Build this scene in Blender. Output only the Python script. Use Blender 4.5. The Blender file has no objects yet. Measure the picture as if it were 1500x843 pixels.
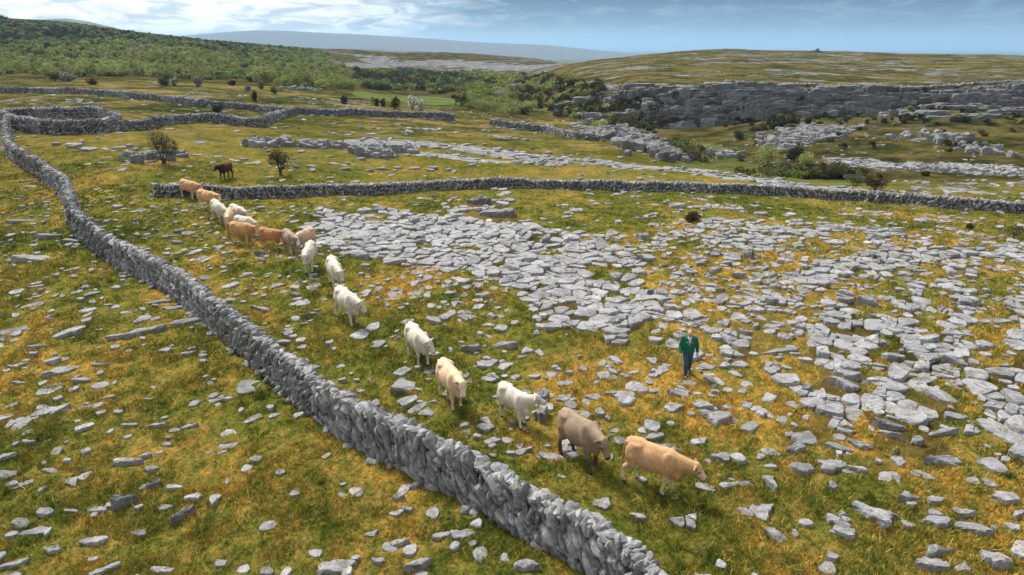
import bpy, math, random
import numpy as np
random.seed(7)
rng = np.random.default_rng(11)
R = math.radians
scene = bpy.context.scene
COL = scene.collection

# ------------------------------------------------------------------ camera maths
H = 11.25; PITCH = R(19.3); F = 1000.0; CU, CV = 750.0, 421.5
cp, sp = math.cos(PITCH), math.sin(PITCH)
def slope(v):                       # dz/dy of the sight line through image row v
    yp = (CV - np.asarray(v, float)) / F
    return (-sp + yp * cp) / (cp + yp * sp)
def azim(u, v):
    yp = (CV - np.asarray(v, float)) / F
    return (np.asarray(u, float) - CU) / F / (cp + yp * sp)
def project(X, Y, Z):
    d = Y * cp - (Z - H) * sp
    w = Y * sp + (Z - H) * cp
    d = np.where(np.abs(d) < 1e-6, 1e-6, d)
    return CU + F * X / d, CV - F * w / d

# ------------------------------------------------------------------ noise
def _hash(ix, iy, iz, seed):
    h = (ix.astype(np.int64) * 374761393 + iy.astype(np.int64) * 668265263 + iz.astype(np.int64) * 2147483647 + seed * 1274126177) & 0xFFFFFFFF
    h = ((h ^ (h >> 13)) * 1274126177) & 0xFFFFFFFF
    h = (h ^ (h >> 16)) & 0xFFFFFFFF
    h = (h * 2246822519) & 0xFFFFFFFF
    h = (h ^ (h >> 15)) & 0xFFFFFF
    return h / float(0xFFFFFF)
def noise2(x, y, seed=0):
    x = np.asarray(x, float); y = np.asarray(y, float)
    ix = np.floor(x); iy = np.floor(y); fx = x - ix; fy = y - iy
    fx = fx * fx * (3 - 2 * fx); fy = fy * fy * (3 - 2 * fy)
    z = np.zeros_like(ix)
    a = _hash(ix, iy, z, seed); b = _hash(ix + 1, iy, z, seed)
    c = _hash(ix, iy + 1, z, seed); d = _hash(ix + 1, iy + 1, z, seed)
    return ((a + (b - a) * fx) * (1 - fy) + (c + (d - c) * fx) * fy) * 2 - 1
def fbm(x, y, oct=4, seed=0, rough=.5):
    s = 0; a = 1; t = 0
    for i in range(oct):
        s = s + a * noise2(x * 2 ** i + 17.3 * i, y * 2 ** i - 9.1 * i, seed + i); t += a; a *= rough
    return s / t
def noise3(p, seed=0):
    i = np.floor(p); f = p - i; f = f * f * (3 - 2 * f); r = 0
    for dx in (0, 1):
        for dy in (0, 1):
            for dz in (0, 1):
                w = (f[..., 0] if dx else 1 - f[..., 0]) * (f[..., 1] if dy else 1 - f[..., 1]) * (f[..., 2] if dz else 1 - f[..., 2])
                r = r + w * _hash(i[..., 0] + dx, i[..., 1] + dy, i[..., 2] + dz, seed)
    return r * 2 - 1
def sstep(a, b, x):
    t = np.clip((x - a) / (b - a), 0, 1); return t * t * (3 - 2 * t)

# ------------------------------------------------------------------ terrain: rows of control points (u, v, distance)
FEAT = [
 [(-700, None, 1.5, 0), (2200, None, 1.5, 0)],
 [(-700, None, 10, 0), (2200, None, 10, 0)],
 [(-700, None, 20, .1), (750, None, 20, 0), (2200, None, 20, 0)],
 [(-300, 362, 36), (0, 362, 36.5), (350, 362, 36.8), (500, 361, 37.6), (700, 360, 39.6), (1100, 360, 39.5), (1500, 362, 39), (1900, 362, 39)],
 [(-300, 288, 46), (0, 288, 46), (200, 288, 46), (300, 290, 47), (400, 290, 50), (600, 281, 56), (760, 275, 60), (950, 279, 60), (1050, 282, 59), (1200, 290, 57), (1350, 298, 54), (1550, 313, 50), (1900, 320, 48)],
 [(-300, 215, 64), (0, 215, 65), (200, 203, 68), (400, 215, 72), (600, 216, 80), (750, 225, 82), (830, 232, 82), (950, 243, 80), (1050, 258, 74), (1200, 279, 64), (1350, 285, 61), (1550, 296, 57), (1900, 300, 55)],
 [(-300, 116, 200), (0, 117, 200), (200, 122, 195), (400, 131, 180), (600, 158, 150), (750, 175, 130), (830, 178, 124), (900, 184, 118), (935, 192, 113), (960, 210, 106), (985, 230, 96), (1050, 247, 86), (1200, 271, 72), (1350, 270, 76), (1550, 272, 74), (1900, 272, 74)],
 [(-300, 112, 225), (0, 112, 228), (200, 116, 222), (400, 123, 220), (540, 136, 222), (600, 149, 200), (680, 160, 180), (750, 182, 158), (830, 188, 152), (930, 215, 130), (985, 240, 114), (1050, 247, 108), (1200, 262, 96), (1350, 252, 100), (1550, 252, 100), (1900, 252, 100)],
 [(-300, 88, 300), (0, 90, 300), (200, 97, 300), (400, 108, 300), (600, 130, 290), (700, 142, 240), (750, 160, 215), (800, 172, 196), (860, 180, 190), (930, 186, 186), (1000, 190, 185), (1060, 184, 184), (1150, 171, 184), (1300, 169, 183), (1380, 158, 182), (1450, 160, 180), (1550, 170, 176), (1900, 170, 176)],
 [(-300, 50, 400), (0, 54, 400), (200, 66, 410), (400, 87, 420), (600, 112, 400), (700, 126, 330), (750, 133, 290), (800, 130, 250), (860, 124, 222), (930, 119, 200), (1000, 124, 193), (1060, 126, 190.5), (1150, 128, 189.5), (1300, 131, 188), (1380, 133, 187), (1450, 128, 185), (1550, 121, 181), (1900, 121, 181)],
 [(-300, 8, 560), (0, 26, 600), (100, 33, 610), (200, 48, 620), (300, 59, 650), (400, 67, 680), (470, 76, 640), (500, 92, 600), (600, 101, 600), (750, 104, 520), (790, 106, 420), (830, 97, 360), (870, 89, 380), (920, 83, 400), (1000, 75, 430), (1060, 72, 450), (1200, 75, 460), (1350, 80, 440), (1550, 83, 420), (1900, 86, 400)],
 [(-300, 10, 600), (0, 28, 660), (100, 35, 670), (200, 50, 680), (300, 60, 700), (400, 67.5, 740), (470, 71, 720), (600, 76, 720), (700, 80, 700), (780, 86, 680), (815, 93, 650), (850, 96, 520), (920, 87, 480), (1000, 79, 490), (1060, 76, 500), (1200, 78, 510), (1350, 83, 500), (1550, 86, 490), (1900, 90, 460)],
 [(-700, None, 2400, -60), (2200, None, 2400, -60)],
 [(-700, None, 45000, -60), (2200, None, 45000, -60)],
]
AG = np.linspace(-2.2, 2.2, 2201)
FY, FZ = [], []
ker = np.exp(-.5 * (np.arange(-14, 15) / 5.0) ** 2); ker /= ker.sum()
for f in FEAT:
    a = [azim(p[0], p[1] if p[1] is not None else 300) for p in f]
    ys = [p[2] for p in f]; zs = [p[3] if p[1] is None else H + p[2] * float(slope(p[1])) for p in f]
    y = np.interp(AG, a, ys); z = np.interp(AG, a, zs)
    FY.append(np.convolve(np.pad(y, 14, 'edge'), ker, 'valid')); FZ.append(np.convolve(np.pad(z, 14, 'edge'), ker, 'valid'))
FY = np.array(FY); FZ = np.array(FZ); NF = len(FEAT)
def pchip_m(a):                     # monotone tangents at every control row for azimuths a
    Ys = np.array([np.interp(a, AG, FY[k]) for k in range(NF)]); Zs = np.array([np.interp(a, AG, FZ[k]) for k in range(NF)])
    h = np.diff(Ys, axis=0); d = np.diff(Zs, axis=0) / h
    m = np.zeros_like(Ys); m[0] = d[0]; m[-1] = 0
    s = d[:-1] * d[1:] > 0
    m[1:-1] = np.where(s, 2 * d[:-1] * d[1:] / np.where(np.abs(d[:-1] + d[1:]) < 1e-12, 1, d[:-1] + d[1:]), 0)
    return Ys, Zs, m
def herm(y0, y1, z0, z1, m0, m1, Y):
    h = y1 - y0; t = np.clip((Y - y0) / h, 0, 1)
    return (2*t**3-3*t**2+1)*z0 + (t**3-2*t**2+t)*h*m0 + (-2*t**3+3*t**2)*z1 + (t**3-t**2)*h*m1
def detail(X, Y):
    D = np.sqrt(X * X + Y * Y)
    z = .22 * fbm(X / 9, Y / 9, 3, 3) * sstep(8, 20, D)
    near = 1 - sstep(60, 120, D)
    sx = (X * .80 + Y * .6); sy = (-X * .6 + Y * .80)
    b = fbm(sx / 1.5, sy / 1.1, 4, 21)
    z = z + near * (.15 * b + .11 * (.5 - np.abs(noise2(sx / .55 + .6*b, sy / .42, 33))) * (1 - sstep(35, 60, D)) + .05 * np.abs(fbm(X / .4, Y / .4, 3, 31)))
    mid = sstep(70, 130, D)
    z = z + mid * (.6 * fbm(X / 26, Y / 26, 4, 41)) + sstep(55, 80, D) * (1 - sstep(150, 260, D)) * (.20 * fbm(sx / 7, sy / 4.5, 3, 43) + .10 * (.5 - np.abs(noise2(sx / 2.2, sy / 1.6, 44)))) + sstep(380, 700, D) * 1.3 * fbm(X / 40, Y / 40, 5, 47, .6) * (1 - sstep(3000, 6000, D))
    return z
def ground_z(X, Y):
    X = np.asarray(X, float); Y = np.maximum(np.asarray(Y, float), 1.6); shp = np.broadcast(X, Y).shape
    X = np.broadcast_to(X, shp).ravel(); Y = np.broadcast_to(Y, shp).ravel()
    a = np.clip(X / Y, -2.19, 2.19); Ys, Zs, m = pchip_m(a)
    z = np.zeros_like(a) + Zs[-1]
    for k in range(NF - 1):
        s = (Y >= Ys[k]) & (Y < Ys[k + 1])
        if s.any():
            z[s] = herm(Ys[k][s], Ys[k+1][s], Zs[k][s], Zs[k+1][s], m[k][s], m[k+1][s], Y[s])
    return (z + detail(X, Y)).reshape(shp)
_YS = np.concatenate([np.linspace(6, 70, 900), np.geomspace(70.1, 760, 1500)])
def hit(u, v):                      # where the sight line through (u, v) meets the ground
    X = _YS * float(azim(u, v)); zr = H + _YS * float(slope(v)); zg = ground_z(X, _YS)
    i = np.argmax(zr <= zg)
    if zr[i] > zg[i]: i = len(_YS) - 1
    i = max(i, 1)
    d0 = zr[i-1] - zg[i-1]; d1 = zr[i] - zg[i]
    t = d0 / (d0 - d1) if d0 != d1 else 0
    Y = _YS[i-1] + np.clip(t, 0, 1) * (_YS[i] - _YS[i-1]); X = Y * float(azim(u, v))
    return float(X), float(Y), float(ground_z(X, Y))

def inpoly(px, py, poly):
    px = np.asarray(px); py = np.asarray(py); c = np.zeros(px.shape, bool); n = len(poly)
    for i in range(n):
        x1, y1 = poly[i]; x2, y2 = poly[(i + 1) % n]
        if y1 == y2: continue
        c ^= ((y1 > py) != (y2 > py)) & (px < (x2 - x1) * (py - y1) / (y2 - y1) + x1)
    return c
def segdist(px, py, pts):
    d = np.full(np.shape(px), 1e9)
    for (x1, y1), (x2, y2) in zip(pts[:-1], pts[1:]):
        L = (x2-x1)**2 + (y2-y1)**2 + 1e-9
        t = np.clip(((px-x1)*(x2-x1) + (py-y1)*(y2-y1)) / L, 0, 1)
        d = np.minimum(d, np.hypot(px - x1 - t*(x2-x1), py - y1 - t*(y2-y1)))
    return d
def w2(pts): return [hit(*p)[:2] for p in pts]

# ------------------------------------------------------------------ limestone coverage (world-space regions)
PAVE = w2([(425,345),(465,312),(560,306),(640,318),(685,300),(690,292),(742,293),(750,310),(770,325),(850,340),(925,358),(940,385),(975,455),(965,470),(885,482),(815,480),(775,435),(730,408),(640,392),(560,385),(500,372),(440,360)])
COLS = w2([(1185,470),(1240,430),(1330,405),(1500,375),(1640,372),(1640,690),(1500,690),(1420,675),(1190,640)])
RFIELD = w2([(905,470),(960,330),(1060,318),(1340,335),(1560,360),(1640,700),(1380,700),(1120,720),(930,650),(870,560),(980,500)])
NEAR_R = w2([(1040,690),(1600,700),(1700,900),(1100,900)])
STROKES = [ (w2([(1050,352),(1140,340),(1250,335),(1345,350)]), .9, .85), (w2([(1180,405),(1250,385),(1340,378),(1440,372),(1560,365)]), 1.6, .9),
            (w2([(1110,480),(1190,415),(1300,395)]), 1.5, .75), (w2([(1000,380),(1070,395),(1140,380)]), 1.2, .6), (w2([(975,300),(1020,305),(1085,303)]), .5, .9),
            (w2([(1250,312),(1330,318),(1450,325)]), 1.8, .45), (w2([(940,345),(1010,395),(1030,420)]), 1.2, .55),
            (w2([(560,425),(640,405),(770,420)]), 1.8, .6), (w2([(680,475),(700,440),(690,460)]), 1, .45),
            (w2([(780,620),(840,570),(930,560),(1040,580)]), 1.8, .62), (w2([(1020,560),(1080,600),(1180,610),(1340,620)]), 1.3, .6),
            (w2([(690,640),(740,600)]), .8, .4), (w2([(0,430),(60,560),(90,590),(20,620)]), 1.2, .35),
            (w2([(180,370),(300,372),(430,380)]), 1.3, .35), (w2([(200,300),(250,345),(330,345)]), 1.2, .3), (w2([(360,430),(400,420),(470,425)]), 1.2, .5),
            (w2([(20,378),(90,372)]), .8, .5), (w2([(350,470),(450,450),(480,440)]), 1.0, .3) ]
def rock_density(X, Y):
    d = .10 + .16*np.clip(fbm(np.asarray(X)/3.5, np.asarray(Y)/3.5, 2, 18)+.25, 0, 1)*(np.asarray(X)/np.maximum(Y, 1) < 0)
    wx = X + .9 * fbm(X / 2.2, Y / 2.2, 2, 5); wy = Y + .9 * fbm(X / 2.2, Y / 2.2, 2, 6)
    s = .824 * wy + .566 * wx; t = .824 * wx - .566 * wy          # along / across the joints
    lines = noise2(t / .85, s / 9, 55)
    d = np.where(inpoly(wx, wy, NEAR_R), .38, d)
    d = np.where(inpoly(wx, wy, RFIELD), .56 + .45 * fbm(X/3, Y/3, 2, 8) + .30 * lines, d)
    d = np.where(inpoly(wx, wy, COLS), np.where(lines > -.33, .93, .34), d)
    for pts, w, val in STROKES:
        d = np.maximum(d, val * (1 - sstep(w * .6, w * 1.5, segdist(wx, wy, pts))))
    hole = fbm(X / 2.4, Y / 1.6, 2, 77)
    d = np.where(inpoly(wx, wy, PAVE), np.where(hole > .42, .25, .985), d)
    return d

# ------------------------------------------------------------------ mesh helpers
MATS = {}
def make_mesh(name, V, faces, mat=None, smooth=False, color=None, floats=None):
    me = bpy.data.meshes.new(name)
    V = np.asarray(V, np.float32); fl = [np.asarray(f, np.int32) for f in faces if len(f)]
    me.vertices.add(len(V)); me.vertices.foreach_set('co', V.ravel())
    idx = np.concatenate([f.ravel() for f in fl]); tot = np.concatenate([np.full(len(f), f.shape[1], np.int32) for f in fl])
    st = np.concatenate([[0], np.cumsum(tot)[:-1]]).astype(np.int32)
    me.loops.add(len(idx)); me.loops.foreach_set('vertex_index', idx)
    me.polygons.add(len(tot)); me.polygons.foreach_set('loop_start', st); me.polygons.foreach_set('loop_total', tot)
    if smooth: me.polygons.foreach_set('use_smooth', np.ones(len(tot), bool))
    else: me.polygons.foreach_set('use_smooth', np.zeros(len(tot), bool))
    me.update(calc_edges=True)
    if color is not None:
        at = me.color_attributes.new('tone', 'FLOAT_COLOR', 'POINT'); c = np.ones((len(V), 4), np.float32); c[:, :color.shape[1]] = color
        at.data.foreach_set('color', c.ravel())
    if mat: me.materials.append(MATS[mat])
    return me
def link(name, me, parent=None):
    o = bpy.data.objects.new(name, me); COL.objects.link(o)
    if parent: o.parent = parent
    return o
def tag(o, label=None, cat=None, group=None, kind=None):
    if label: o['label'] = label
    if cat: o['category'] = cat
    if group: o['group'] = group
    if kind: o['kind'] = kind
    return o
def empty(name, loc=(0, 0, 0), rz=0):
    o = bpy.data.objects.new(name, None); COL.objects.link(o); o.location = loc; o.rotation_euler = (0, 0, rz); return o

# ------------------------------------------------------------------ materials
def new_mat(name):
    m = bpy.data.materials.new(name); m.use_nodes = True; MATS[name] = m
    nt = m.node_tree; nt.nodes.clear()
    out = nt.nodes.new('ShaderNodeOutputMaterial'); b = nt.nodes.new('ShaderNodeBsdfPrincipled')
    nt.links.new(b.outputs[0], out.inputs[0]); b.inputs['Roughness'].default_value = .85
    b.inputs['Specular IOR Level'].default_value = .25
    return m, nt, b
class N:
    def __init__(s, nt): s.nt = nt
    def n(s, t, **k):
        x = s.nt.nodes.new(t)
        for a, b in k.items(): setattr(x, a, b)
        return x
    def set(s, inp, v):
        if hasattr(v, 'is_linked') or isinstance(v, bpy.types.NodeSocket): s.nt.links.new(v, inp)
        else: inp.default_value = v
    def math(s, op, a, b=None, clamp=False):
        x = s.n('ShaderNodeMath', operation=op, use_clamp=clamp); s.set(x.inputs[0], a)
        if b is not None: s.set(x.inputs[1], b)
        return x.outputs[0]
    def noise(s, vec, scale, detail=4, rough=.55, dist=0):
        x = s.n('ShaderNodeTexNoise'); s.set(x.inputs['Vector'], vec); x.inputs['Scale'].default_value = scale
        x.inputs['Detail'].default_value = detail; x.inputs['Roughness'].default_value = rough; x.inputs['Distortion'].default_value = dist
        return x.outputs[0]
    def mapping(s, vec, rot=(0,0,0), scale=(1,1,1)):
        x = s.n('ShaderNodeMapping'); s.set(x.inputs[0], vec); x.inputs['Rotation'].default_value = rot; x.inputs['Scale'].default_value = scale; return x.outputs[0]
    def ramp(s, fac, stops, interp='LINEAR'):
        x = s.n('ShaderNodeValToRGB'); s.set(x.inputs[0], fac); r = x.color_ramp; r.interpolation = interp
        while len(r.elements) > 1: r.elements.remove(r.elements[-1])
        r.elements[0].position = stops[0][0]; r.elements[0].color = stops[0][1] if len(stops[0][1]) == 4 else (*stops[0][1], 1)
        for p, c in stops[1:]:
            e = r.elements.new(p); e.color = c if len(c) == 4 else (*c, 1)
        return x.outputs[0]
    def rng(s, v, a, b, c=0, d=1):
        x = s.n('ShaderNodeMapRange'); s.set(x.inputs[0], v)
        for i, q in enumerate((a, b, c, d)): x.inputs[i+1].default_value = q
        return x.outputs[0]
    def mix(s, f, a, b, mode='MIX'):
        x = s.n('ShaderNodeMix', data_type='RGBA', blend_type=mode); s.set(x.inputs[0], f); s.set(x.inputs[6], a); s.set(x.inputs[7], b); return x.outputs[2]
    def bump(s, h, strength, dist, normal=None):
        x = s.n('ShaderNodeBump'); x.inputs['Strength'].default_value = strength; x.inputs['Distance'].default_value = dist; s.set(x.inputs['Height'], h)
        if normal is not None: s.set(x.inputs['Normal'], normal)
        return x.outputs[0]
g3 = lambda v: (v, v, v, 1)
def turf_nodes(q):                 # colour of the sward, shared by ground and grass tufts
    geo = q.n('ShaderNodeNewGeometry').outputs['Position']
    at = q.n('ShaderNodeAttribute', attribute_name='tone')
    sep = q.n('ShaderNodeSeparateColor'); q.set(sep.inputs[0], at.outputs['Color'])
    st = q.mapping(geo, (0, 0, R(35)), (1, .55, 1))
    n1 = q.noise(st, .30, 5, .6); n2 = q.noise(st, 2.3, 8, .74, .4); n3 = q.noise(geo, 9, 7, .78); n4 = q.noise(st, .11, 3, .5)
    f = q.math('ADD', q.math('MULTIPLY', n1, .36), q.math('MULTIPLY', n2, .64))
    f = q.math('ADD', f, q.math('MULTIPLY', q.math('SUBTRACT', at.outputs['Alpha'], .5), .30))
    f = q.math('ADD', f, q.math('MULTIPLY', q.math('SUBTRACT', n3, .5), .22))
    col = q.ramp(f, [(.31, (.024, .036, .006)), (.39, (.054, .070, .011)), (.45, (.096, .104, .017)), (.51, (.150, .132, .027)), (.565, (.225, .155, .034)), (.62, (.33, .195, .036)), (.69, (.41, .26, .065)), (.78, (.30, .22, .09))])
    # scattered straw and bare brown
    br = q.rng(q.noise(geo, 3.1, 5, .75), .58, .70)
    col = q.mix(q.math('MULTIPLY', br, .55), col, (.165, .115, .045, 1))
    col = q.mix(1.0, col, q.ramp(n3, [(.30, g3(.50)), (.5, g3(1.08)), (.70, g3(1.6))]), 'MULTIPLY')
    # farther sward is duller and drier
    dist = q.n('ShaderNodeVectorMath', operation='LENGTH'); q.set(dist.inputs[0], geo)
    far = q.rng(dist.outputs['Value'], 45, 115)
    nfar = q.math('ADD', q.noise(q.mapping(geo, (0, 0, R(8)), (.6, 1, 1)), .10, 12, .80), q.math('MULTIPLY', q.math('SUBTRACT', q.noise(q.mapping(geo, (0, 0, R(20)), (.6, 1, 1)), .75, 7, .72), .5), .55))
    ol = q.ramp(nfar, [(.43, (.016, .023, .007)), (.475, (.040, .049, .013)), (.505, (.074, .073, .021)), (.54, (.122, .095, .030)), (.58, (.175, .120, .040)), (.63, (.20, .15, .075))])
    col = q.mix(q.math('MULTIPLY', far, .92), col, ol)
    col = q.mix(q.math('MULTIPLY', sep.outputs[1], .9), col, q.ramp(q.noise(geo, .14, 12, .80), [(.42, (.010, .014, .004)), (.49, (.040, .036, .012)), (.54, (.075, .062, .020)), (.60, (.125, .092, .034))]))
    col = q.mix(sep.outputs[2], col, q.ramp(q.noise(geo, .1, 6, .6), [(.35, (.065, .095, .025)), (.65, (.115, .145, .045))]))
    return geo, st, sep, col, n2, n3, dist.outputs['Value']
def rock_color(q, vec, sc=1.0):
    a = q.noise(vec, 1.7 * sc, 8, .68, .4); b = q.noise(vec, 9 * sc, 6, .7); c = q.noise(vec, 34 * sc, 3, .6)
    col = q.ramp(a, [(.3, (.115, .114, .118)), (.43, (.205, .204, .213)), (.55, (.280, .279, .290)), (.72, (.40, .397, .395))])
    col = q.mix(q.math('MULTIPLY', q.rng(b, .56, .66), .6), col, (.50, .50, .485, 1))
    col = q.mix(q.math('MULTIPLY', q.rng(b, .42, .33), .75), col, (.085, .085, .09, 1))
    return col, a, b, c
# ground
m, nt, b = new_mat('turf'); q = N(nt); b.inputs['Specular IOR Level'].default_value = 0; b.inputs['Roughness'].default_value = 1
geo, st, sep, col, n2, n3, dist = turf_nodes(q)
rc, ra, rb, rc2 = rock_color(q, geo, .5)
rmask = q.noise(q.mapping(geo, (0, 0, R(35)), (1, .45, 1.6)), .9, 9, .8)
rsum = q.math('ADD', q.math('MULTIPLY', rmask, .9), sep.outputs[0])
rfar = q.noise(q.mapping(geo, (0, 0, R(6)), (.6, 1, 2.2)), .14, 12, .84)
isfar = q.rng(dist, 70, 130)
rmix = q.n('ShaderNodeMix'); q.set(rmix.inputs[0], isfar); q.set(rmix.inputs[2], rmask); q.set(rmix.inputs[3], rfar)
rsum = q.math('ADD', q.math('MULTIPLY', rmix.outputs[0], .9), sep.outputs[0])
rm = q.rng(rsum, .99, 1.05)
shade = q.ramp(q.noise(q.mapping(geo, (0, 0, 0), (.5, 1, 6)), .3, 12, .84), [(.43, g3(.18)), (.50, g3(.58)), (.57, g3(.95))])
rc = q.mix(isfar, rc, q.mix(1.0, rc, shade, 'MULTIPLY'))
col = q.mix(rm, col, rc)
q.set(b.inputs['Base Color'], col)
hgt = q.math('ADD', q.math('MULTIPLY', n2, .6), q.math('MULTIPLY', n3, .5))
nb = q.bump(hgt, .9, .16)
nb = q.bump(q.noise(geo, 40, 4, .7), .6, .03, nb)
q.set(b.inputs['Normal'], nb)
# tufts
m, nt, b = new_mat('grass'); q = N(nt)
geo, st, sep, col, n2, n3, dist = turf_nodes(q)
col = q.mix(1.0, col, (1.7, 1.7, 1.45, 1), 'MULTIPLY')
q.set(b.inputs['Base Color'], col); b.inputs['Roughness'].default_value = .7
# limestone
m, nt, b = new_mat('limestone'); q = N(nt)
geo = q.n('ShaderNodeNewGeometry').outputs['Position']
rc, ra, rb, rc2 = rock_color(q, geo)
at = q.n('ShaderNodeAttribute', attribute_name='tone')
rc = q.mix(1.0, rc, at.outputs['Color'], 'MULTIPLY')
mo_ = q.math('MULTIPLY', q.rng(q.noise(geo, 2.7, 8, .75, .5), .56, .62), .8)
rc = q.mix(mo_, rc, q.ramp(q.noise(geo, 7, 3, .6), [(.35, (.05, .06, .012)), (.55, (.16, .12, .03)), (.7, (.28, .17, .03))]))
q.set(b.inputs['Base Color'], rc); b.inputs['Roughness'].default_value = .9
nb = q.bump(ra, .7, .12); nb = q.bump(q.math('ADD', rb, q.math('MULTIPLY', rc2, .4)), .8, .04, nb); q.set(b.inputs['Normal'], nb)
# wall stone
m, nt, b = new_mat('wall_stone'); q = N(nt)
geo = q.n('ShaderNodeNewGeometry').outputs['Position']
a = q.noise(geo, 5, 6, .7); c = q.noise(geo, 22, 5, .7)
col = q.ramp(a, [(.3, (.12, .118, .12)), (.5, (.24, .237, .24)), (.7, (.40, .395, .39))])
col = q.mix(q.math('MULTIPLY', q.rng(c, .58, .68), .55), col, (.48, .48, .47, 1))
at = q.n('ShaderNodeAttribute', attribute_name='tone'); col = q.mix(1.0, col, at.outputs['Color'], 'MULTIPLY')
q.set(b.inputs['Base Color'], col); q.set(b.inputs['Normal'], q.bump(c, .7, .03, q.bump(a, .5, .05)))
# foliage, plain vertex-toned stuff
def toned(name, rough=.8, var=.25, sc=6, bumpd=0, trans=0):
    m, nt, b = new_mat(name); q = N(nt)
    at = q.n('ShaderNodeAttribute', attribute_name='tone'); geo = q.n('ShaderNodeNewGeometry').outputs['Position']
    obj = q.n('ShaderNodeTexCoord').outputs['Object']
    n = q.noise(obj, sc, 6, .7)
    col = q.mix(1.0, at.outputs['Color'], q.ramp(n, [(.3, g3(1 - var)), (.7, g3(1 + var))]), 'MULTIPLY')
    q.set(b.inputs['Base Color'], col); b.inputs['Roughness'].default_value = rough
    if bumpd: q.set(b.inputs['Normal'], q.bump(q.noise(obj, sc * 4, 5, .7), .6, bumpd))
    if trans:
        t = q.n('ShaderNodeBsdfTranslucent'); q.set(t.inputs[0], col); mx = q.n('ShaderNodeMixShader'); mx.inputs[0].default_value = trans
        out = [x for x in nt.nodes if x.type == 'OUTPUT_MATERIAL'][0]
        nt.links.new(b.outputs[0], mx.inputs[1]); nt.links.new(t.outputs[0], mx.inputs[2]); nt.links.new(mx.outputs[0], out.inputs[0])
    return m
toned('foliage', .8, .2, 3, 0, .25).node_tree.nodes['Principled BSDF'].inputs['Specular IOR Level'].default_value = .05
toned('bark', .9, .3, 8)
toned('hide', .72, .13, 9, .012)
toned('cloth', .85, .12, 20, .01)
toned('skin', .55, .06, 20)

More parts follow.
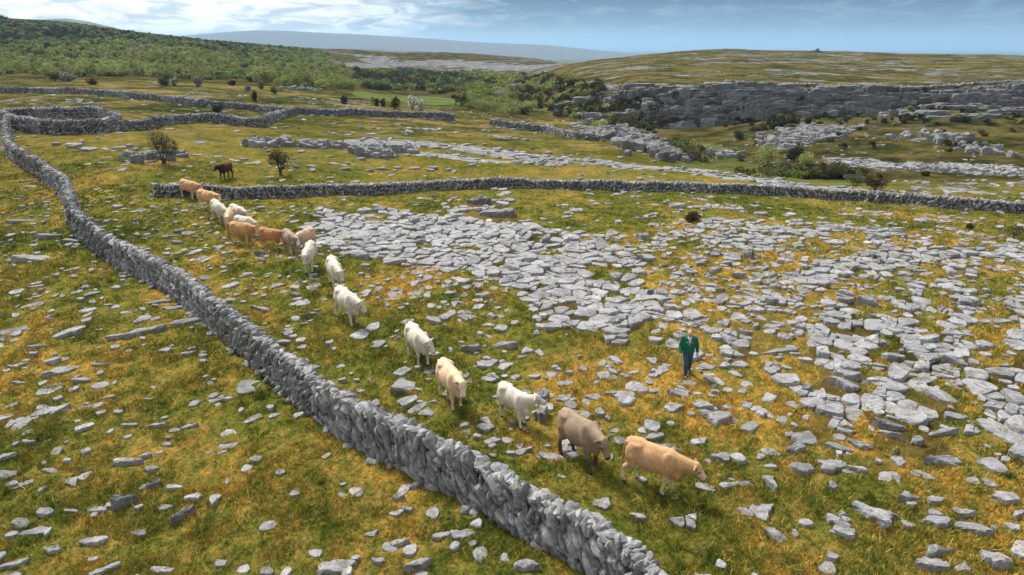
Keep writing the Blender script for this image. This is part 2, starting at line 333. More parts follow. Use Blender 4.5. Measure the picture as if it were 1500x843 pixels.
# ------------------------------------------------------------------ build the ground sheet
def build_terrain():
    a_in = np.linspace(-.99, .99, 900)
    ext = np.geomspace(1.005, 9, 34)
    A = np.concatenate([-ext[::-1], a_in, ext])
    Ac = np.clip(A, -2.19, 2.19)
    Ys, Zs, M = pchip_m(Ac)
    segs = [8, 250, 210, 110, 95, 120, 26, 80, 70, 110, 60, 24, 30]
    rowsX, rowsY, rowsZ, seg_id = [], [], [], []
    for k, n in enumerate(segs):
        ts = np.linspace(0, 1, n, endpoint=(k == len(segs) - 1))
        for t in ts:
            Y = Ys[k] * (Ys[k+1] / Ys[k]) ** t
            Z = herm(Ys[k], Ys[k+1], Zs[k], Zs[k+1], M[k], M[k+1], Y)
            rowsY.append(Y); rowsZ.append(Z); rowsX.append(A * Y); seg_id.append(k + t)
    X = np.array(rowsX); Y = np.array(rowsY); Z = np.array(rowsZ); S = np.array(seg_id)[:, None] * np.ones_like(X)
    Z = Z + detail(X, Y)
    # crags: push the escarpment in and out, with ledges
    cl = np.clip(1 - np.abs(S - 8.5) / .75, 0, 1)
    amt = cl * sstep(.02, .2, X / Y)
    led = 2.2 * noise2(X / 5.5, Z / 1.15, 91) + 1.5 * noise2(X / 1.5, Z / 2.4, 92) + 2.6 * fbm(X / 16, Z / 9, 3, 93)
    Yd = Y - amt * led
    nr, nc = X.shape
    V = np.stack([X, Yd, Z], -1).reshape(-1, 3)
    i = np.arange(nr * nc).reshape(nr, nc)
    Fq = np.stack([i[:-1, :-1], i[:-1, 1:], i[1:, 1:], i[1:, :-1]], -1).reshape(-1, 4)
    # ground behind the viewpoint
    base = len(V)
    V = np.concatenate([V, [[-3000, -3000, -.4], [3000, -3000, -.4], [3000, 1.5, -.4], [-3000, 1.5, -.4]]])
    Fq = np.concatenate([Fq, [[base, base+1, base+2, base+3]]])
    # masks
    xf, yf, sf = X.ravel(), Y.ravel(), S.ravel(); zf = Z.ravel()
    rock = np.zeros(len(xf)); D = np.hypot(xf, yf)
    nearm = (D < 64) & (yf > 9) & (np.abs(xf) < 60)
    rd = np.zeros(len(xf)); rd[nearm] = rock_density(xf[nearm], yf[nearm])
    rock[nearm] = .18; pv = np.zeros(len(xf)); pv[nearm] = sstep(.6, .9, rd[nearm])
    for pts, w, s in BANDS:
        bx = [p[0] for p in pts]; by = [p[1] for p in pts]
        k = (xf > min(bx) - 3*w) & (xf < max(bx) + 3*w) & (yf > min(by) - 3*w) & (yf < max(by) + 3*w)
        dd = segdist(xf[k] + w * .7 * fbm(xf[k]/9, yf[k]/9, 3, 12), yf[k] + w * .7 * fbm(xf[k]/9, yf[k]/9, 3, 13), pts)
        rock[k] = np.maximum(rock[k], s * (1 - sstep(w * .5, w * 1.3, dd)))
    a = xf / np.maximum(yf, 1)
    right = sstep(.02, .1, a)
    # escarpment rock and plateau beyond
    cliff = np.clip(1 - np.abs(sf - 8.62) / .46, 0, 1) * right
    strata = noise2(xf / 7, zf / 1.0, 61) * .5 + fbm(xf / 9, zf / 4, 3, 62) * .5
    cf = sstep(8.02, 8.15, sf)*(1-sstep(8.93, 9.0, sf))*right
    rock = np.maximum(rock, cf*np.clip(.60 + .55*strata - .25*(1-sstep(.15, .30, a)), 0, 1))
    plat = ((sf > 9) & (sf < 11)) * right
    rock = np.maximum(rock, plat * (.51 + .20 * fbm(xf / 14, yf / 9, 5, 63, .7)) )
    midp = ((sf > 5) & (sf <= 6.1))
    rock = np.maximum(rock, midp * (.42 + .22 * fbm(xf / 10, yf / 13, 4, 64)) )
    talus = ((sf > 7.2) & (sf <= 8.3)) * right
    rock = np.maximum(rock, talus * (.40 + .24 * fbm(xf / 7, yf / 7, 4, 65)))
    # terrace beyond the woods
    u, v = project(xf, yf, zf)
    ter = ((sf > 9.85) & (sf < 11.2) & (a > -.36) & (a < .08))
    rock = np.maximum(rock, ter * (.50 + .5 * fbm(xf / 60, yf / 10, 3, 66)))
    brown = np.zeros(len(xf))
    brown = np.maximum(brown, right * ((sf > 6.6) & (sf < 8.98)) * (.85 + .5 * fbm(xf / 18, yf / 14, 3, 71)))
    brown = np.maximum(brown, (1 - right) * (sf > 6.6) * (sf < 12) * .9)
    brown = np.maximum(brown, right * (sf > 9) * (sf < 12) * np.clip(.42 + .7*fbm(xf/45, yf/30, 4, 74) + .5*sstep(9.8, 10.1, sf), 0, 1))
    brown = np.maximum(brown, pv*.85)
    mead = np.zeros(len(xf))
    mp = inpoly(xf, yf, MEADOW); mead[mp] = 1; brown[mp] = 0; rock[mp] = 0
    gp = inpoly(xf, yf, VALLEYG); mead[gp] = .35 + .3 * fbm(xf[gp] / 8, yf[gp] / 8, 2, 9); brown[gp] *= .4
    plain = sstep(11.6, 12.1, sf); mead = np.maximum(mead, plain * .5); brown = np.maximum(brown * (1 - plain), plain * .4 * (noise2(xf/900, yf/900, 3) > .1))
    moss = .5 + .2 * fbm(xf/7, yf/7, 3, 72); moss[nearm] = .36 + .31 * np.clip(rd[nearm] * 2.0, 0, 1) + .22 * fbm(xf[nearm]/5, yf[nearm]/5, 3, 72)
    left = nearm & (a < -.15); moss[left] += .12 * sstep(30, 16, yf[left])
    C = np.stack([rock, np.clip(brown, 0, 1), np.clip(mead, 0, 1), np.clip(moss, 0, 1)], -1)
    C = np.concatenate([C, np.tile([[0.2, 0, 0, .5]], (4, 1))])
    me = make_mesh('ground', V, [Fq], 'turf', True, C)
    o = link('ground', me); tag(o, kind='structure')
BANDS = [ (w2([(485,93),(560,91),(640,93),(700,95),(790,98)]), 22, .74), (w2([(540,207),(620,212),(700,220),(800,232),(900,240),(1000,250),(1100,262),(1230,277)]), 3.6, .66),
          (w2([(355,211),(430,213),(500,217),(590,222)]), 1.2, .72), (w2([(600,225),(700,235),(800,238)]), 2.0, .62),
          (w2([(480,195),(560,198),(640,190),(760,205)]), 1.6, .5), (w2([(100,215),(250,222),(310,228)]), 1.6, .48),
          (w2([(60,240),(200,246),(300,250)]), 1.5, .45), (w2([(380,240),(520,245),(640,248)]), 1.4, .45), (w2([(0,150),(90,148),(140,152)]), 2, .5),
          (w2([(1240,237),(1300,243),(1400,247),(1520,253)]), 4.2, .74), (w2([(1330,268),(1500,272)]), 1.6, .45),
          (w2([(850,185),(900,190),(940,200),(975,225)]), 2.5, .62), (w2([(200,128),(300,133),(420,142),(520,150)]), 4, .48),
          (w2([(1130,215),(1180,195),(1240,190)]), 4.5, .72), (w2([(1050,222),(1060,228)]), 2.0, .6), (w2([(1340,205),(1390,200),(1460,225)]), 3, .58) ]
MEADOW = w2([(520,133),(560,138),(640,142),(690,148),(690,154),(640,154),(560,147),(515,138)])
VALLEYG = w2([(960,225),(1000,205),(1060,215),(1100,240),(1230,262),(1300,265),(1240,275),(1100,258),(1000,245)])
build_terrain()

# ------------------------------------------------------------------ rocks from jointed cells
def clip_poly(poly, nx, ny, c):
    out = []; n = len(poly)
    for i in range(n):
        p = poly[i]; r = poly[(i+1) % n]; dp = nx*p[0]+ny*p[1]-c; dr = nx*r[0]+ny*r[1]-c
        if dp <= 0: out.append(p)
        if (dp < 0 < dr) or (dr < 0 < dp):
            t = dp/(dp-dr); out.append((p[0]+t*(r[0]-p[0]), p[1]+t*(r[1]-p[1])))
    return out
def split_cell(P, p, depth=0):
    if depth > 2 or rng.random() > p: return [P]
    c = P.mean(0)+rng.normal(0, .06, 2); a = rng.uniform(0, math.pi) if rng.random() < .35 else (R(55.5)+rng.normal(0, .25) if rng.random() < .5 else R(-34.5)+rng.normal(0, .25))
    nx, ny = math.cos(a), math.sin(a); k = c[0]*nx+c[1]*ny
    A_ = clip_poly([tuple(q_) for q_ in P], nx, ny, k); B_ = clip_poly([tuple(q_) for q_ in P], -nx, -ny, -k)
    out = []
    for Q in (A_, B_):
        if len(Q) >= 3: out += split_cell(np.array(Q), p*.55, depth+1)
    return out
def cells(x0, x1, y0, y1, cs, ct, keepfn, jit=.5):
    th = R(34.5); cs_, sn_ = math.sin(th), math.cos(th)
    corners = [(x, y) for x in (x0, x1) for y in (y0, y1)]
    S = [cs_*x + sn_*y for x, y in corners]; T = [sn_*x - cs_*y for x, y in corners]
    ns = int((max(S)-min(S))/cs)+2; ntt = int((max(T)-min(T))/ct)+2
    gs, gt = np.meshgrid(np.arange(ns), np.arange(ntt), indexing='ij')
    js = rng.uniform(-jit, jit, gs.shape) + .5*(gt % 2) ; jt = rng.uniform(-jit, jit, gs.shape) * .8
    s = min(S) + (gs+js)*cs; t = min(T) + (gt+jt)*ct
    x = cs_*s + sn_*t; y = sn_*s - cs_*t
    inb = (x > x0) & (x < x1) & (y > y0) & (y < y1)
    u, v = project(x, y, 0*x); inb &= (u > -160) & (u < 1660) & (v < 960)
    k = np.zeros_like(x); k[inb] = keepfn(x[inb], y[inb]); keep = inb & (rng.random(x.shape) < k)
    res = []
    for i, j in zip(*np.nonzero(keep)):
        poly = [(-1.5*cs, -1.5*ct), (1.5*cs, -1.5*ct), (1.5*cs, 1.5*ct), (-1.5*cs, 1.5*ct)]
        for di in (-2, -1, 0, 1, 2):
            for dj in (-2, -1, 0, 1, 2):
                if (di or dj) and 0 <= i+di < ns and 0 <= j+dj < ntt:
                    ds = s[i+di, j+dj]-s[i, j]; dt = t[i+di, j+dj]-t[i, j]; L = math.hypot(ds, dt)
                    if L < 1e-6: continue
                    poly = clip_poly(poly, ds/L, dt/L, L/2)
        if len(poly) < 3: continue
        P = np.array(poly); P = np.stack([cs_*P[:, 0]+sn_*P[:, 1], sn_*P[:, 0]-cs_*P[:, 1]], -1)
        res.append((float(x[i, j]), float(y[i, j]), P, float(k[i, j])))
    return res
def outline(P, n, rnd, rough=.09):
    c = P.mean(0); Q = P - c
    if np.cross(Q[0], Q[1]) < 0: Q = Q[::-1]
    E = np.linalg.norm(np.roll(Q, -1, 0) - Q, axis=1); cum = np.concatenate([[0], np.cumsum(E)]); tt = np.linspace(0, cum[-1], n, endpoint=False) + rnd.uniform(0, cum[-1]/n)
    Qc = np.concatenate([Q, Q[:1]]); tt = tt % cum[-1]
    x = np.interp(tt, cum, Qc[:, 0]); y = np.interp(tt, cum, Qc[:, 1]); O = np.stack([x, y], -1)
    O = .74*O + .13*(np.roll(O, 1, 0)+np.roll(O, -1, 0))
    r = 1 + rough * rnd.normal(0, 1, n); r = .6*r + .2*(np.roll(r, 1)+np.roll(r, -1))
    return c, O * r[:, None]
def slab(P, h, z0f, rnd, n=16, tilt=.06, inset=.92, sink=.16, rough=.09):
    """one weathered limestone block: verts (local about its centre), faces"""
    c, O = outline(P, n, rnd, rough); O = O * inset
    size = np.linalg.norm(O, axis=1).mean()
    tx, ty = rnd.normal(0, tilt, 2)
    rings = [(1.04, -sink, 0), (1.03, h*.35, .03), (1.0, h*.8, .05), (.93, h*.97, .05), (.74, h, .05), (.42, h*1.01, .05)]
    V = []
    ph = rnd.uniform(0, 100)
    for sc, z, nz in rings:
        X = O[:, 0]*sc; Y = O[:, 1]*sc
        und = .22*h*noise2(X/size*1.8+ph, Y/size*1.8, 5) if z > 0 else 0
        Z = z + und + (tx*X + ty*Y)*(1 if z > 0 else 0)
        jx = rnd.normal(0, .035*size, n)*(1 if z > h*.5 else .6); jy = rnd.normal(0, .035*size, n)
        V.append(np.stack([X+jx, Y+jy, Z], -1))
    V.append(np.array([[0, 0, h*(1+.1*rnd.normal())]]))
    V = np.concatenate(V); k = len(rings); a = np.arange(n); b = (a+1) % n
    Fq = np.concatenate([np.stack([r*n+a, r*n+b, (r+1)*n+b, (r+1)*n+a], -1) for r in range(k-1)])
    Ft = np.stack([(k-1)*n+a, (k-1)*n+b, np.full(n, k*n)], -1)
    return c, V, Fq, Ft
rocks = []      # dicts: pos, V, Fq, Ft, size, tone, kind
def add_rock(x, y, P, h, rnd, n=16, tilt=.06, inset=.92, tone=None, lab=None, sink=.16, z=None, rough=.09):
    c, V, Fq, Ft = slab(P, h, None, rnd, n, tilt, inset, sink, rough)
    x += c[0]; y += c[1]
    z = float(ground_z(x, y)) if z is None else z
    w = max(np.ptp(V[:, 0]), .05); l = np.ptp(V[:, 1])
    tone = tone if tone is not None else float(np.clip(rnd.normal(1.0, .11), .7, 1.3))
    rocks.append(dict(p=(x, y, z), V=V, Fq=Fq, Ft=Ft, w=w, l=l, h=h, tone=tone, lab=lab))
# hand-placed notable stones: (u, v, width px, height-on-screen px, angle deg in plan, thickness m, tone)
BIG = [(1283,746,58,50,70,.34,1.05),(1118,746,64,28,10,.16,1.0),(1143,778,30,34,60,.16,.95),(1412,752,46,16,-25,.22,.85),(1425,772,60,22,-28,.2,.88),
 (1372,806,48,22,0,.34,.9),(1366,826,44,32,-20,.36,.85),(1408,830,26,26,40,.2,.95),(1458,818,34,36,50,.3,.9),(1333,726,26,28,60,.22,.92),(1374,757,24,40,60,.2,.95),
 (1472,724,38,28,-10,.2,.95),(1492,752,28,18,20,.14,1.05),(1127,703,46,34,30,.2,.95),(1065,668,44,18,0,.14,.95),(1068,708,30,14,0,.1,1.05),(1092,708,28,12,0,.1,1),
 (1182,640,38,26,-10,.2,.92),(1166,654,36,22,-50,.22,.9),(1174,682,46,22,30,.18,.95),(1218,678,44,20,10,.16,1.0),(1250,684,36,20,-20,.12,1.05),(1228,650,20,22,70,.12,.9),
 (1258,648,16,28,75,.2,.95),(1384,668,36,46,80,.26,.95),(1378,632,50,18,0,.22,.95),(1305,624,52,11,-28,.24,.75),(1302,636,36,11,-40,.22,.8),(1335,640,36,18,-20,.2,.85),
 (1047,607,46,32,55,.28,.82),(1023,588,30,28,55,.22,.9),(935,563,32,28,20,.24,.98),(883,550,24,16,0,.2,.95),(958,572,30,10,0,.12,1.0),
 (798,606,34,26,50,.44,.72),(793,577,28,18,40,.26,.8),(828,582,28,14,10,.14,.95),(870,580,24,16,0,.16,.95),(890,607,20,20,40,.14,.9),(955,622,28,20,30,.16,.95),(958,638,30,16,20,.18,.85),(975,655,30,20,20,.2,.9),(985,595,34,16,30,.14,.95),(1000,575,46,18,10,.16,.95),
 (710,624,26,18,10,.14,.9),(720,645,34,12,20,.1,1.05),(840,665,26,16,10,.1,1.1),(885,735,40,22,-15,.14,1.1),(935,756,30,12,-30,.12,1.15),(748,662,20,8,0,.08,1.1),(767,660,28,12,10,.1,1.0),(823,697,12,10,0,.1,1.15),
 (722,463,10,14,0,.34,.95),(690,508,38,14,10,.3,.8),(740,505,44,14,8,.26,.9),(735,310,26,26,80,.5,.82),(702,297,40,10,5,.5,.62),
 (700,295,22,10,10,.5,.7),(940,347,18,14,0,.45,.9),(1082,400,16,20,60,.5,.85),(1050,395,24,14,40,.3,.9),(1097,372,20,16,10,.4,.9),(1270,440,20,24,60,.5,.78),(1240,477,30,12,10,.14,.95),(1140,515,60,11,12,.16,.82),(1238,560,30,22,70,.22,.95),(1310,520,40,18,0,.25,.9),
 (88,540,52,20,38,.24,.98),(78,527,22,16,30,.2,1.0),(66,601,60,20,30,.18,1.05),(30,620,36,20,30,.16,1.0),(90,598,32,14,0,.14,1.1),(42,647,26,12,0,.14,.9),(12,665,30,18,20,.14,.92),
 (54,376,62,11,8,.14,1.0),(22,381,34,9,0,.14,.95),(35,322,44,7,10,.16,.75),(210,484,62,12,22,.24,.92),(182,494,46,11,15,.2,.8),(120,555,24,12,0,.12,1.0),(150,533,28,10,0,.12,1.0),(245,513,22,10,20,.1,1.0),(282,515,34,8,25,.1,.95),(232,442,38,9,20,.14,.82),(275,470,50,12,10,.2,.8),(293,473,44,10,20,.16,.85),(252,451,40,9,10,.16,.82),
 (190,674,50,20,10,.26,.98),(216,668,18,9,0,.2,.9),(186,733,40,28,45,.5,.62),(138,745,44,14,-5,.16,.92),(165,741,30,12,0,.18,.9),(228,709,26,20,35,.34,.58),(268,753,42,22,35,.34,.62),(254,713,28,14,0,.14,1.25),(284,726,30,16,-30,.14,1.22),(240,742,24,12,0,.08,1.1),
 (140,790,44,18,20,.16,1.0),(75,805,30,14,20,.16,1.0),(20,825,46,16,25,.16,1.0),(55,777,50,16,25,.14,1.0),(105,748,20,10,0,.12,1.0),(157,833,56,20,30,.2,1.0),(237,834,52,18,-8,.18,1.05),(137,820,18,10,0,.14,.9),(490,828,64,34,20,.26,.9),(612,826,54,18,30,.22,.98),(545,783,24,12,20,.12,1.0),(580,795,46,11,20,.16,1.0),(554,822,24,10,15,.12,1.0),(645,786,32,10,25,.16,1.0),(676,784,34,20,-10,.2,1.02),(583,729,24,14,20,.22,1.0),(597,745,18,12,0,.16,1.1),(610,711,40,14,10,.2,.92),(770,828,40,22,10,.26,1.0),(740,770,12,10,0,.14,1.1),
 (278,624,26,9,5,.14,.95),(192,621,30,11,0,.14,1.0),(230,622,36,10,0,.14,.92),(155,582,26,8,0,.12,1.0),(322,586,34,10,0,.1,1.2),(245,650,16,10,0,.12,.9),(110,704,38,18,-30,.14,1.0),(62,717,18,12,40,.14,1.1),(75,689,22,10,15,.1,1.0),
 (404,418,26,10,10,.18,.78),(430,432,22,9,0,.22,.7),(385,452,44,10,5,.16,.85),(405,510,26,8,20,.1,1.0),(372,479,22,9,0,.12,.9),(418,500,30,9,25,.14,.85),(452,458,28,10,0,.14,.9),(382,370,20,12,0,.3,.7),(262,336,20,9,0,.26,.75),(277,340,26,12,0,.2,.8),(245,347,24,7,0,.14,.8),
 (172,302,18,6,0,.16,.95),(75,345,44,8,25,.2,.8),(108,352,40,7,18,.14,.85),(60,505,36,10,30,.14,.9),(10,486,60,9,30,.14,.95),(30,560,22,9,0,.12,.9),(25,536,26,9,0,.12,.9)]
def ellip(w, l, ang, rnd):
    n = rnd.integers(5, 8); th = np.sort(rnd.uniform(0, 2*np.pi, n) * .35 + np.linspace(0, 2*np.pi, n, endpoint=False)); r = rnd.uniform(.82, 1.12, n)
    x = np.cos(th)*r*w/2; y = np.sin(th)*r*l/2; c, s = math.cos(ang), math.sin(ang)
    return np.stack([c*x - s*y, s*x + c*y], -1)
bigpos = []
for i, (u, v, wp, hp, ang, th, tone) in enumerate(BIG):
    rnd = np.random.default_rng(900 + i)
    X, Y, Z = hit(u, v + hp*.25); d = Y*cp - (Z-H)*sp; ppm = F/d
    sl = -float(slope(v)); sn = sl/math.sqrt(1+sl*sl)
    w = wp/ppm; l = max(.28*w, (hp/ppm - th*.9*math.sqrt(max(0, 1-sn*sn)))/sn)
    A_ = R(ang)
    # plan extents with the stone turned by ang
    if abs(ang) >= 45: W, L = l*1.15, w*.95
    else: W, L = w*1.03, max(l*.95, .2)
    rot = A_ if abs(ang) < 45 else A_ - math.copysign(math.pi/2, A_)
    add_rock(X, Y, ellip(W, L, rot, rnd), min(th*(.62 if th < .4 else .9), .42*w), rnd, 26, .13, 1.0, tone*.98, lab=None, rough=.13)
    bigpos.append((X, Y, max(W, L)/2))
for u_, v_ in ((930,704),(972,724),(838,664),(868,690),(743,606),(762,630),(648,574),(668,595),(606,521),(618,531),(505,466),(516,475),(488,418),(496,424),(456,396),(1005,551),(425,371),(398,363),(357,358)):
    bigpos.append((*hit(u_, v_)[:2], .12))
bp = np.array(bigpos)
WALL1_FOOT = [(1060,1110),(1012,1030),(968,960),(930,912),(890,873),(847,838),(783,801),(733,773),(647,722),(560,679),(500,645),(440,603),(395,560),(350,521),(330,504),(260,441),(213,414),(150,381),(103,338),(95,301),(83,280),(33,247),(10,230),(4,200),(10,184)]
W1 = w2(WALL1_FOOT)
def offset_line(pts, d):
    P = np.array(pts); T = np.gradient(P, axis=0); T /= np.linalg.norm(T, axis=1)[:, None]; Nn = np.stack([T[:, 1], -T[:, 0]], -1); return P + Nn*d
W1C = offset_line(W1, .34)
def keep_near(x, y):
    k = rock_density(x, y)
    d1 = segdist(x, y, [tuple(p) for p in W1C]); k = np.where(d1 < .9, 0, k)
    dm = np.min(np.hypot(x[:, None]-bp[None, :, 0], y[:, None]-bp[None, :, 1]) - bp[None, :, 2], axis=1)
    return np.where(dm < .35, 0, k)
def right_zone(x, y): return (x/y > .16) | ((x/y > .05) & (y < 24))
for x, y, P, k in list(cells(-52, 62, 10, 64, 1.0, .74, lambda x, y: keep_near(x, y)*~right_zone(x, y), .42)) + list(cells(0, 64, 10, 64, .98, .56, lambda x, y: keep_near(x, y)*right_zone(x, y), .45)):
    rnd = rng
    dense = k > .8
    if dense:
        for Q in split_cell(P, .50):
            add_rock(x, y, Q, float(np.clip(rnd.gamma(4, .026), .05, .30)), rnd, 15, .07, rnd.uniform(.89, .98), float(np.clip(rnd.normal(1.0, .12), .65, 1.3)), rough=.08)
    else:
        lft = x < -4
        ins = rnd.uniform(.30, .80) if lft or y < 18 else rnd.uniform(.5, 1.0)
        if rnd.random() < .25: ins *= .6
        if lft:
            th = R(34.5); e = np.array([math.sin(th), math.cos(th)]); s = P @ e; P = P + np.outer(s, e)*rnd.uniform(.0, .5)
        for Q in split_cell(P*ins, .42 if not lft else .08):
            add_rock(x, y, Q, rnd.uniform(.015, .06) if lft else rnd.uniform(.03, .14), rnd, 16, .07, rnd.uniform(.86, 1.0), float(np.clip(rnd.normal(1.08 if lft else 1.0, .13), .65, 1.4)), rough=.15)
# small broken stones between
def keep_small(x, y):
    k = rock_density(x, y); d1 = segdist(x, y, [tuple(p) for p in W1C]); k = np.where(k > .8, .22, k*.36+.05)
    k = k + .09*(x/np.maximum(y, 1) < 0)
    return np.where(d1 < .7, .2, k)
for x, y, P, k in cells(-34, 42, 11, 46, .5, .42, keep_small):
    add_rock(x, y, P*rng.uniform(.3, .85), rng.uniform(.03, .09), rng, 9, .12, 1.0, rough=.16)
# benches and bands farther off
def keep_far(x, y):
    k = np.zeros_like(x)
    for pts, w, s in BANDS[1:14]:
        dd = segdist(x + w*.7*fbm(x/9, y/9, 3, 12), y + w*.7*fbm(x/9, y/9, 3, 13), pts)
        k = np.maximum(k, (s - .05) * (1 - sstep(w*.5, w*1.2, dd)))
    gul = (inpoly(x, y, VALLEYG)); return np.where(gul, 0, np.maximum(k, .07 + .10*np.clip(fbm(x/6, y/6, 2, 44), 0, 1)))
for x, y, P, k in cells(-105, 80, 61, 150, 1.25, 1.05, keep_far):
    add_rock(x, y, P*rng.uniform(.4, .95)*(1 if k > .3 else .7), rng.uniform(.05, .22), rng, 9, .08, 1.0, float(np.clip(rng.normal(.88, .12), .6, 1.1)), rough=.14)
# crag at the brow and the broken scarp: bigger standing blocks
def ledge(pix, n, spread, seed=0):
    rnd = np.random.default_rng(seed); pts = np.array(w2(pix)); seg = np.concatenate([[0], np.cumsum(np.hypot(*np.diff(pts, axis=0).T))])
    for _ in range(n):
        t = rnd.uniform(0, seg[-1]); x = np.interp(t, seg, pts[:, 0]); y = np.interp(t, seg, pts[:, 1]) + rnd.normal(0, spread)
        w = rnd.uniform(2.2, 9); l = rnd.uniform(1.4, 3.2); k = 10
        P = np.array([(-w/2, -l/2), (0, -l/2*rnd.uniform(.9, 1.2)), (w/2, -l/2*rnd.uniform(.8, 1)), (w/2*rnd.uniform(.9, 1), l/2), (-w/2*rnd.uniform(.9, 1), l/2)]); a = rnd.normal(0, .12); c_, s_ = math.cos(a), math.sin(a)
        P = np.stack([P[:, 0]*c_-P[:, 1]*s_, P[:, 0]*s_+P[:, 1]*c_], -1)
        z = round(float(ground_z(x, y))/.75)*.75 + rnd.normal(0, .08)
        add_rock(x, y, P, rnd.uniform(.45, 1.25), rnd, 16, .012, 1.0, float(np.clip(rnd.normal(.50, .15), .22, .85)), rough=.07, sink=1.1, z=z)
def crag(pix, n, spread, smin, smax, hmin, hmax, tone=(.65, .95), seed=0):
    rnd = np.random.default_rng(seed); pts = np.array(w2(pix)); seg = np.concatenate([[0], np.cumsum(np.hypot(*np.diff(pts, axis=0).T))])
    for _ in range(n):
        t = rnd.uniform(0, seg[-1]); x = np.interp(t, seg, pts[:, 0]) + rnd.normal(0, spread); y = np.interp(t, seg, pts[:, 1]) + rnd.normal(0, spread)
        w = rnd.uniform(smin, smax); add_rock(x, y, ellip(w*1.3, w, rnd.uniform(-.4, .6), rnd), rnd.uniform(hmin, hmax), rnd, 12, .12, 1.0, rnd.uniform(*tone), rough=.16, sink=.5)
crag([(862,198),(900,200),(935,203),(950,215),(978,232)], 260, 1.8, .7, 2.6, .3, 1.15, seed=3, tone=(.45, .75))
crag([(880,190),(925,186),(950,200)], 30, 1.2, .8, 2.0, .4, .9, (.7, .95), seed=4)
crag([(358,213),(420,214),(480,217),(560,221),(600,225)], 90, .4, .7, 1.8, .3, .8, seed=5)
crag([(530,225),(575,230)], 40, .5, .7, 1.6, .3, .8, seed=6)
crag([(195,232),(232,234),(268,228)], 22, .5, .6, 1.5, .25, .6, seed=7)
crag([(1150,212),(1190,192),(1235,188)], 330, 3.2, .7, 2.0, .3, .9, seed=8)
crag([(1240,240),(1330,246),(1500,252)], 200, 1.6, .8, 1.8, .2, .6, (.9, 1.1), seed=9)
crag([(1050,225),(1062,230)], 20, 1.5, .7, 2, .4, 1.2, seed=10)
for j_, (pp, n_) in enumerate([([(825,158),(860,148),(905,142)], 14), ([(850,172),(905,168),(940,176)], 18), ([(900,150),(960,140),(1040,150)], 60), ([(930,165),(1000,160),(1060,165)], 70), ([(950,180),(1010,178),(1065,182)], 50), ([(1040,133),(1150,136),(1290,138)], 110), ([(1050,148),(1150,150),(1290,152)], 110), ([(1060,165),(1140,164),(1230,164)], 60), ([(1290,140),(1400,142),(1500,132)], 70), ([(1310,155),(1400,160),(1500,160)], 55), ([(1430,145),(1500,145)], 30), ([(1300,170),(1400,176),(1500,170)], 40)]):
    ledge(pp, int(n_*1.0), .7, seed=60+j_)
crag([(1340,205),(1385,200),(1400,210),(1465,228)], 70, 2.0, .8, 2.2, .4, 1.2, seed=12)
crag([(400,133),(410,133),(470,133)], 24, 1.2, .8, 2, .4, 1, seed=13)

# split: the 300 that show largest are things of their own
def rsize(r):
    x, y, z = r['p']; u, v = project(x, y, z)
    if not (2 < u < 1498 and 2 < v < 841): return 0
    d = y*cp - (z-H)*sp; return r['w']*(r['l']*.45 + r['h'])/d**2
sizes = np.array([rsize(r) for r in rocks]); order = np.argsort(-sizes)
solo = [i for i in order[:300] if sizes[i] > 0]; solo_set = set(int(i) for i in solo)
def mossy_top(r):
    return np.tile(np.array([[r['tone'], r['tone'], r['tone']*1.01]]), (len(r['V']), 1))
Vs, Q4, T3, Cc, off = [], [], [], [], 0
for i, r in enumerate(rocks):
    if i in solo_set: continue
    Vs.append(r['V'] + np.array(r['p'])); Q4.append(r['Fq']+off); T3.append(r['Ft']+off); Cc.append(mossy_top(r)); off += len(r['V'])
o = link('limestone_rubble', make_mesh('limestone_rubble', np.concatenate(Vs), [np.concatenate(Q4), np.concatenate(T3)], 'limestone', False, np.concatenate(Cc)))
tag(o, 'countless smaller pale grey limestone blocks of the pavement and the field', 'rocks', kind='stuff')
SOLO = [rocks[i] for i in solo]

exec_after = []
print('rocks', len(rocks))

# ------------------------------------------------------------------ dry stone walls
def ico(sub):
    import bmesh
    bm = bmesh.new(); bmesh.ops.create_icosphere(bm, subdivisions=sub, radius=1.0)
    V = np.array([v.co[:] for v in bm.verts]); Fc = np.array([[v.index for v in f.verts] for f in bm.faces]); bm.free(); return V, Fc
def stone_protos(sub, n, seed):
    rnd = np.random.default_rng(seed); V0, F0 = ico(sub); out = []
    for _ in range(n):
        k = 8; nn = rnd.normal(0, 1, (k, 3)); nn /= np.linalg.norm(nn, axis=1)[:, None]; nn = np.concatenate([nn, [[0,0,1],[0,0,-1],[1,0,0],[-1,0,0],[0,1,0],[0,-1,0]]])
        d = np.concatenate([rnd.uniform(.66, 1.0, k), rnd.uniform(.72, .95, 6)])
        dot = V0 @ nn.T; r = np.where(dot > .15, d[None]/np.maximum(dot, .15), 9).min(1); r = np.minimum(r, 1.28)
        out.append(V0 * r[:, None] * (1 + .04*rnd.normal(0, 1, (len(V0), 1))))
    return out, F0
P2, F2 = stone_protos(2, 14, 1); P1, F1 = stone_protos(1, 14, 2)
def rotm(ax, ay, az):
    cx, sx, cy, sy, cz, sz = math.cos(ax), math.sin(ax), math.cos(ay), math.sin(ay), math.cos(az), math.sin(az)
    return np.array([[cz, -sz, 0], [sz, cz, 0], [0, 0, 1]]) @ np.array([[cy, 0, sy], [0, 1, 0], [-sy, 0, cy]]) @ np.array([[1, 0, 0], [0, cx, -sx], [0, sx, cx]])
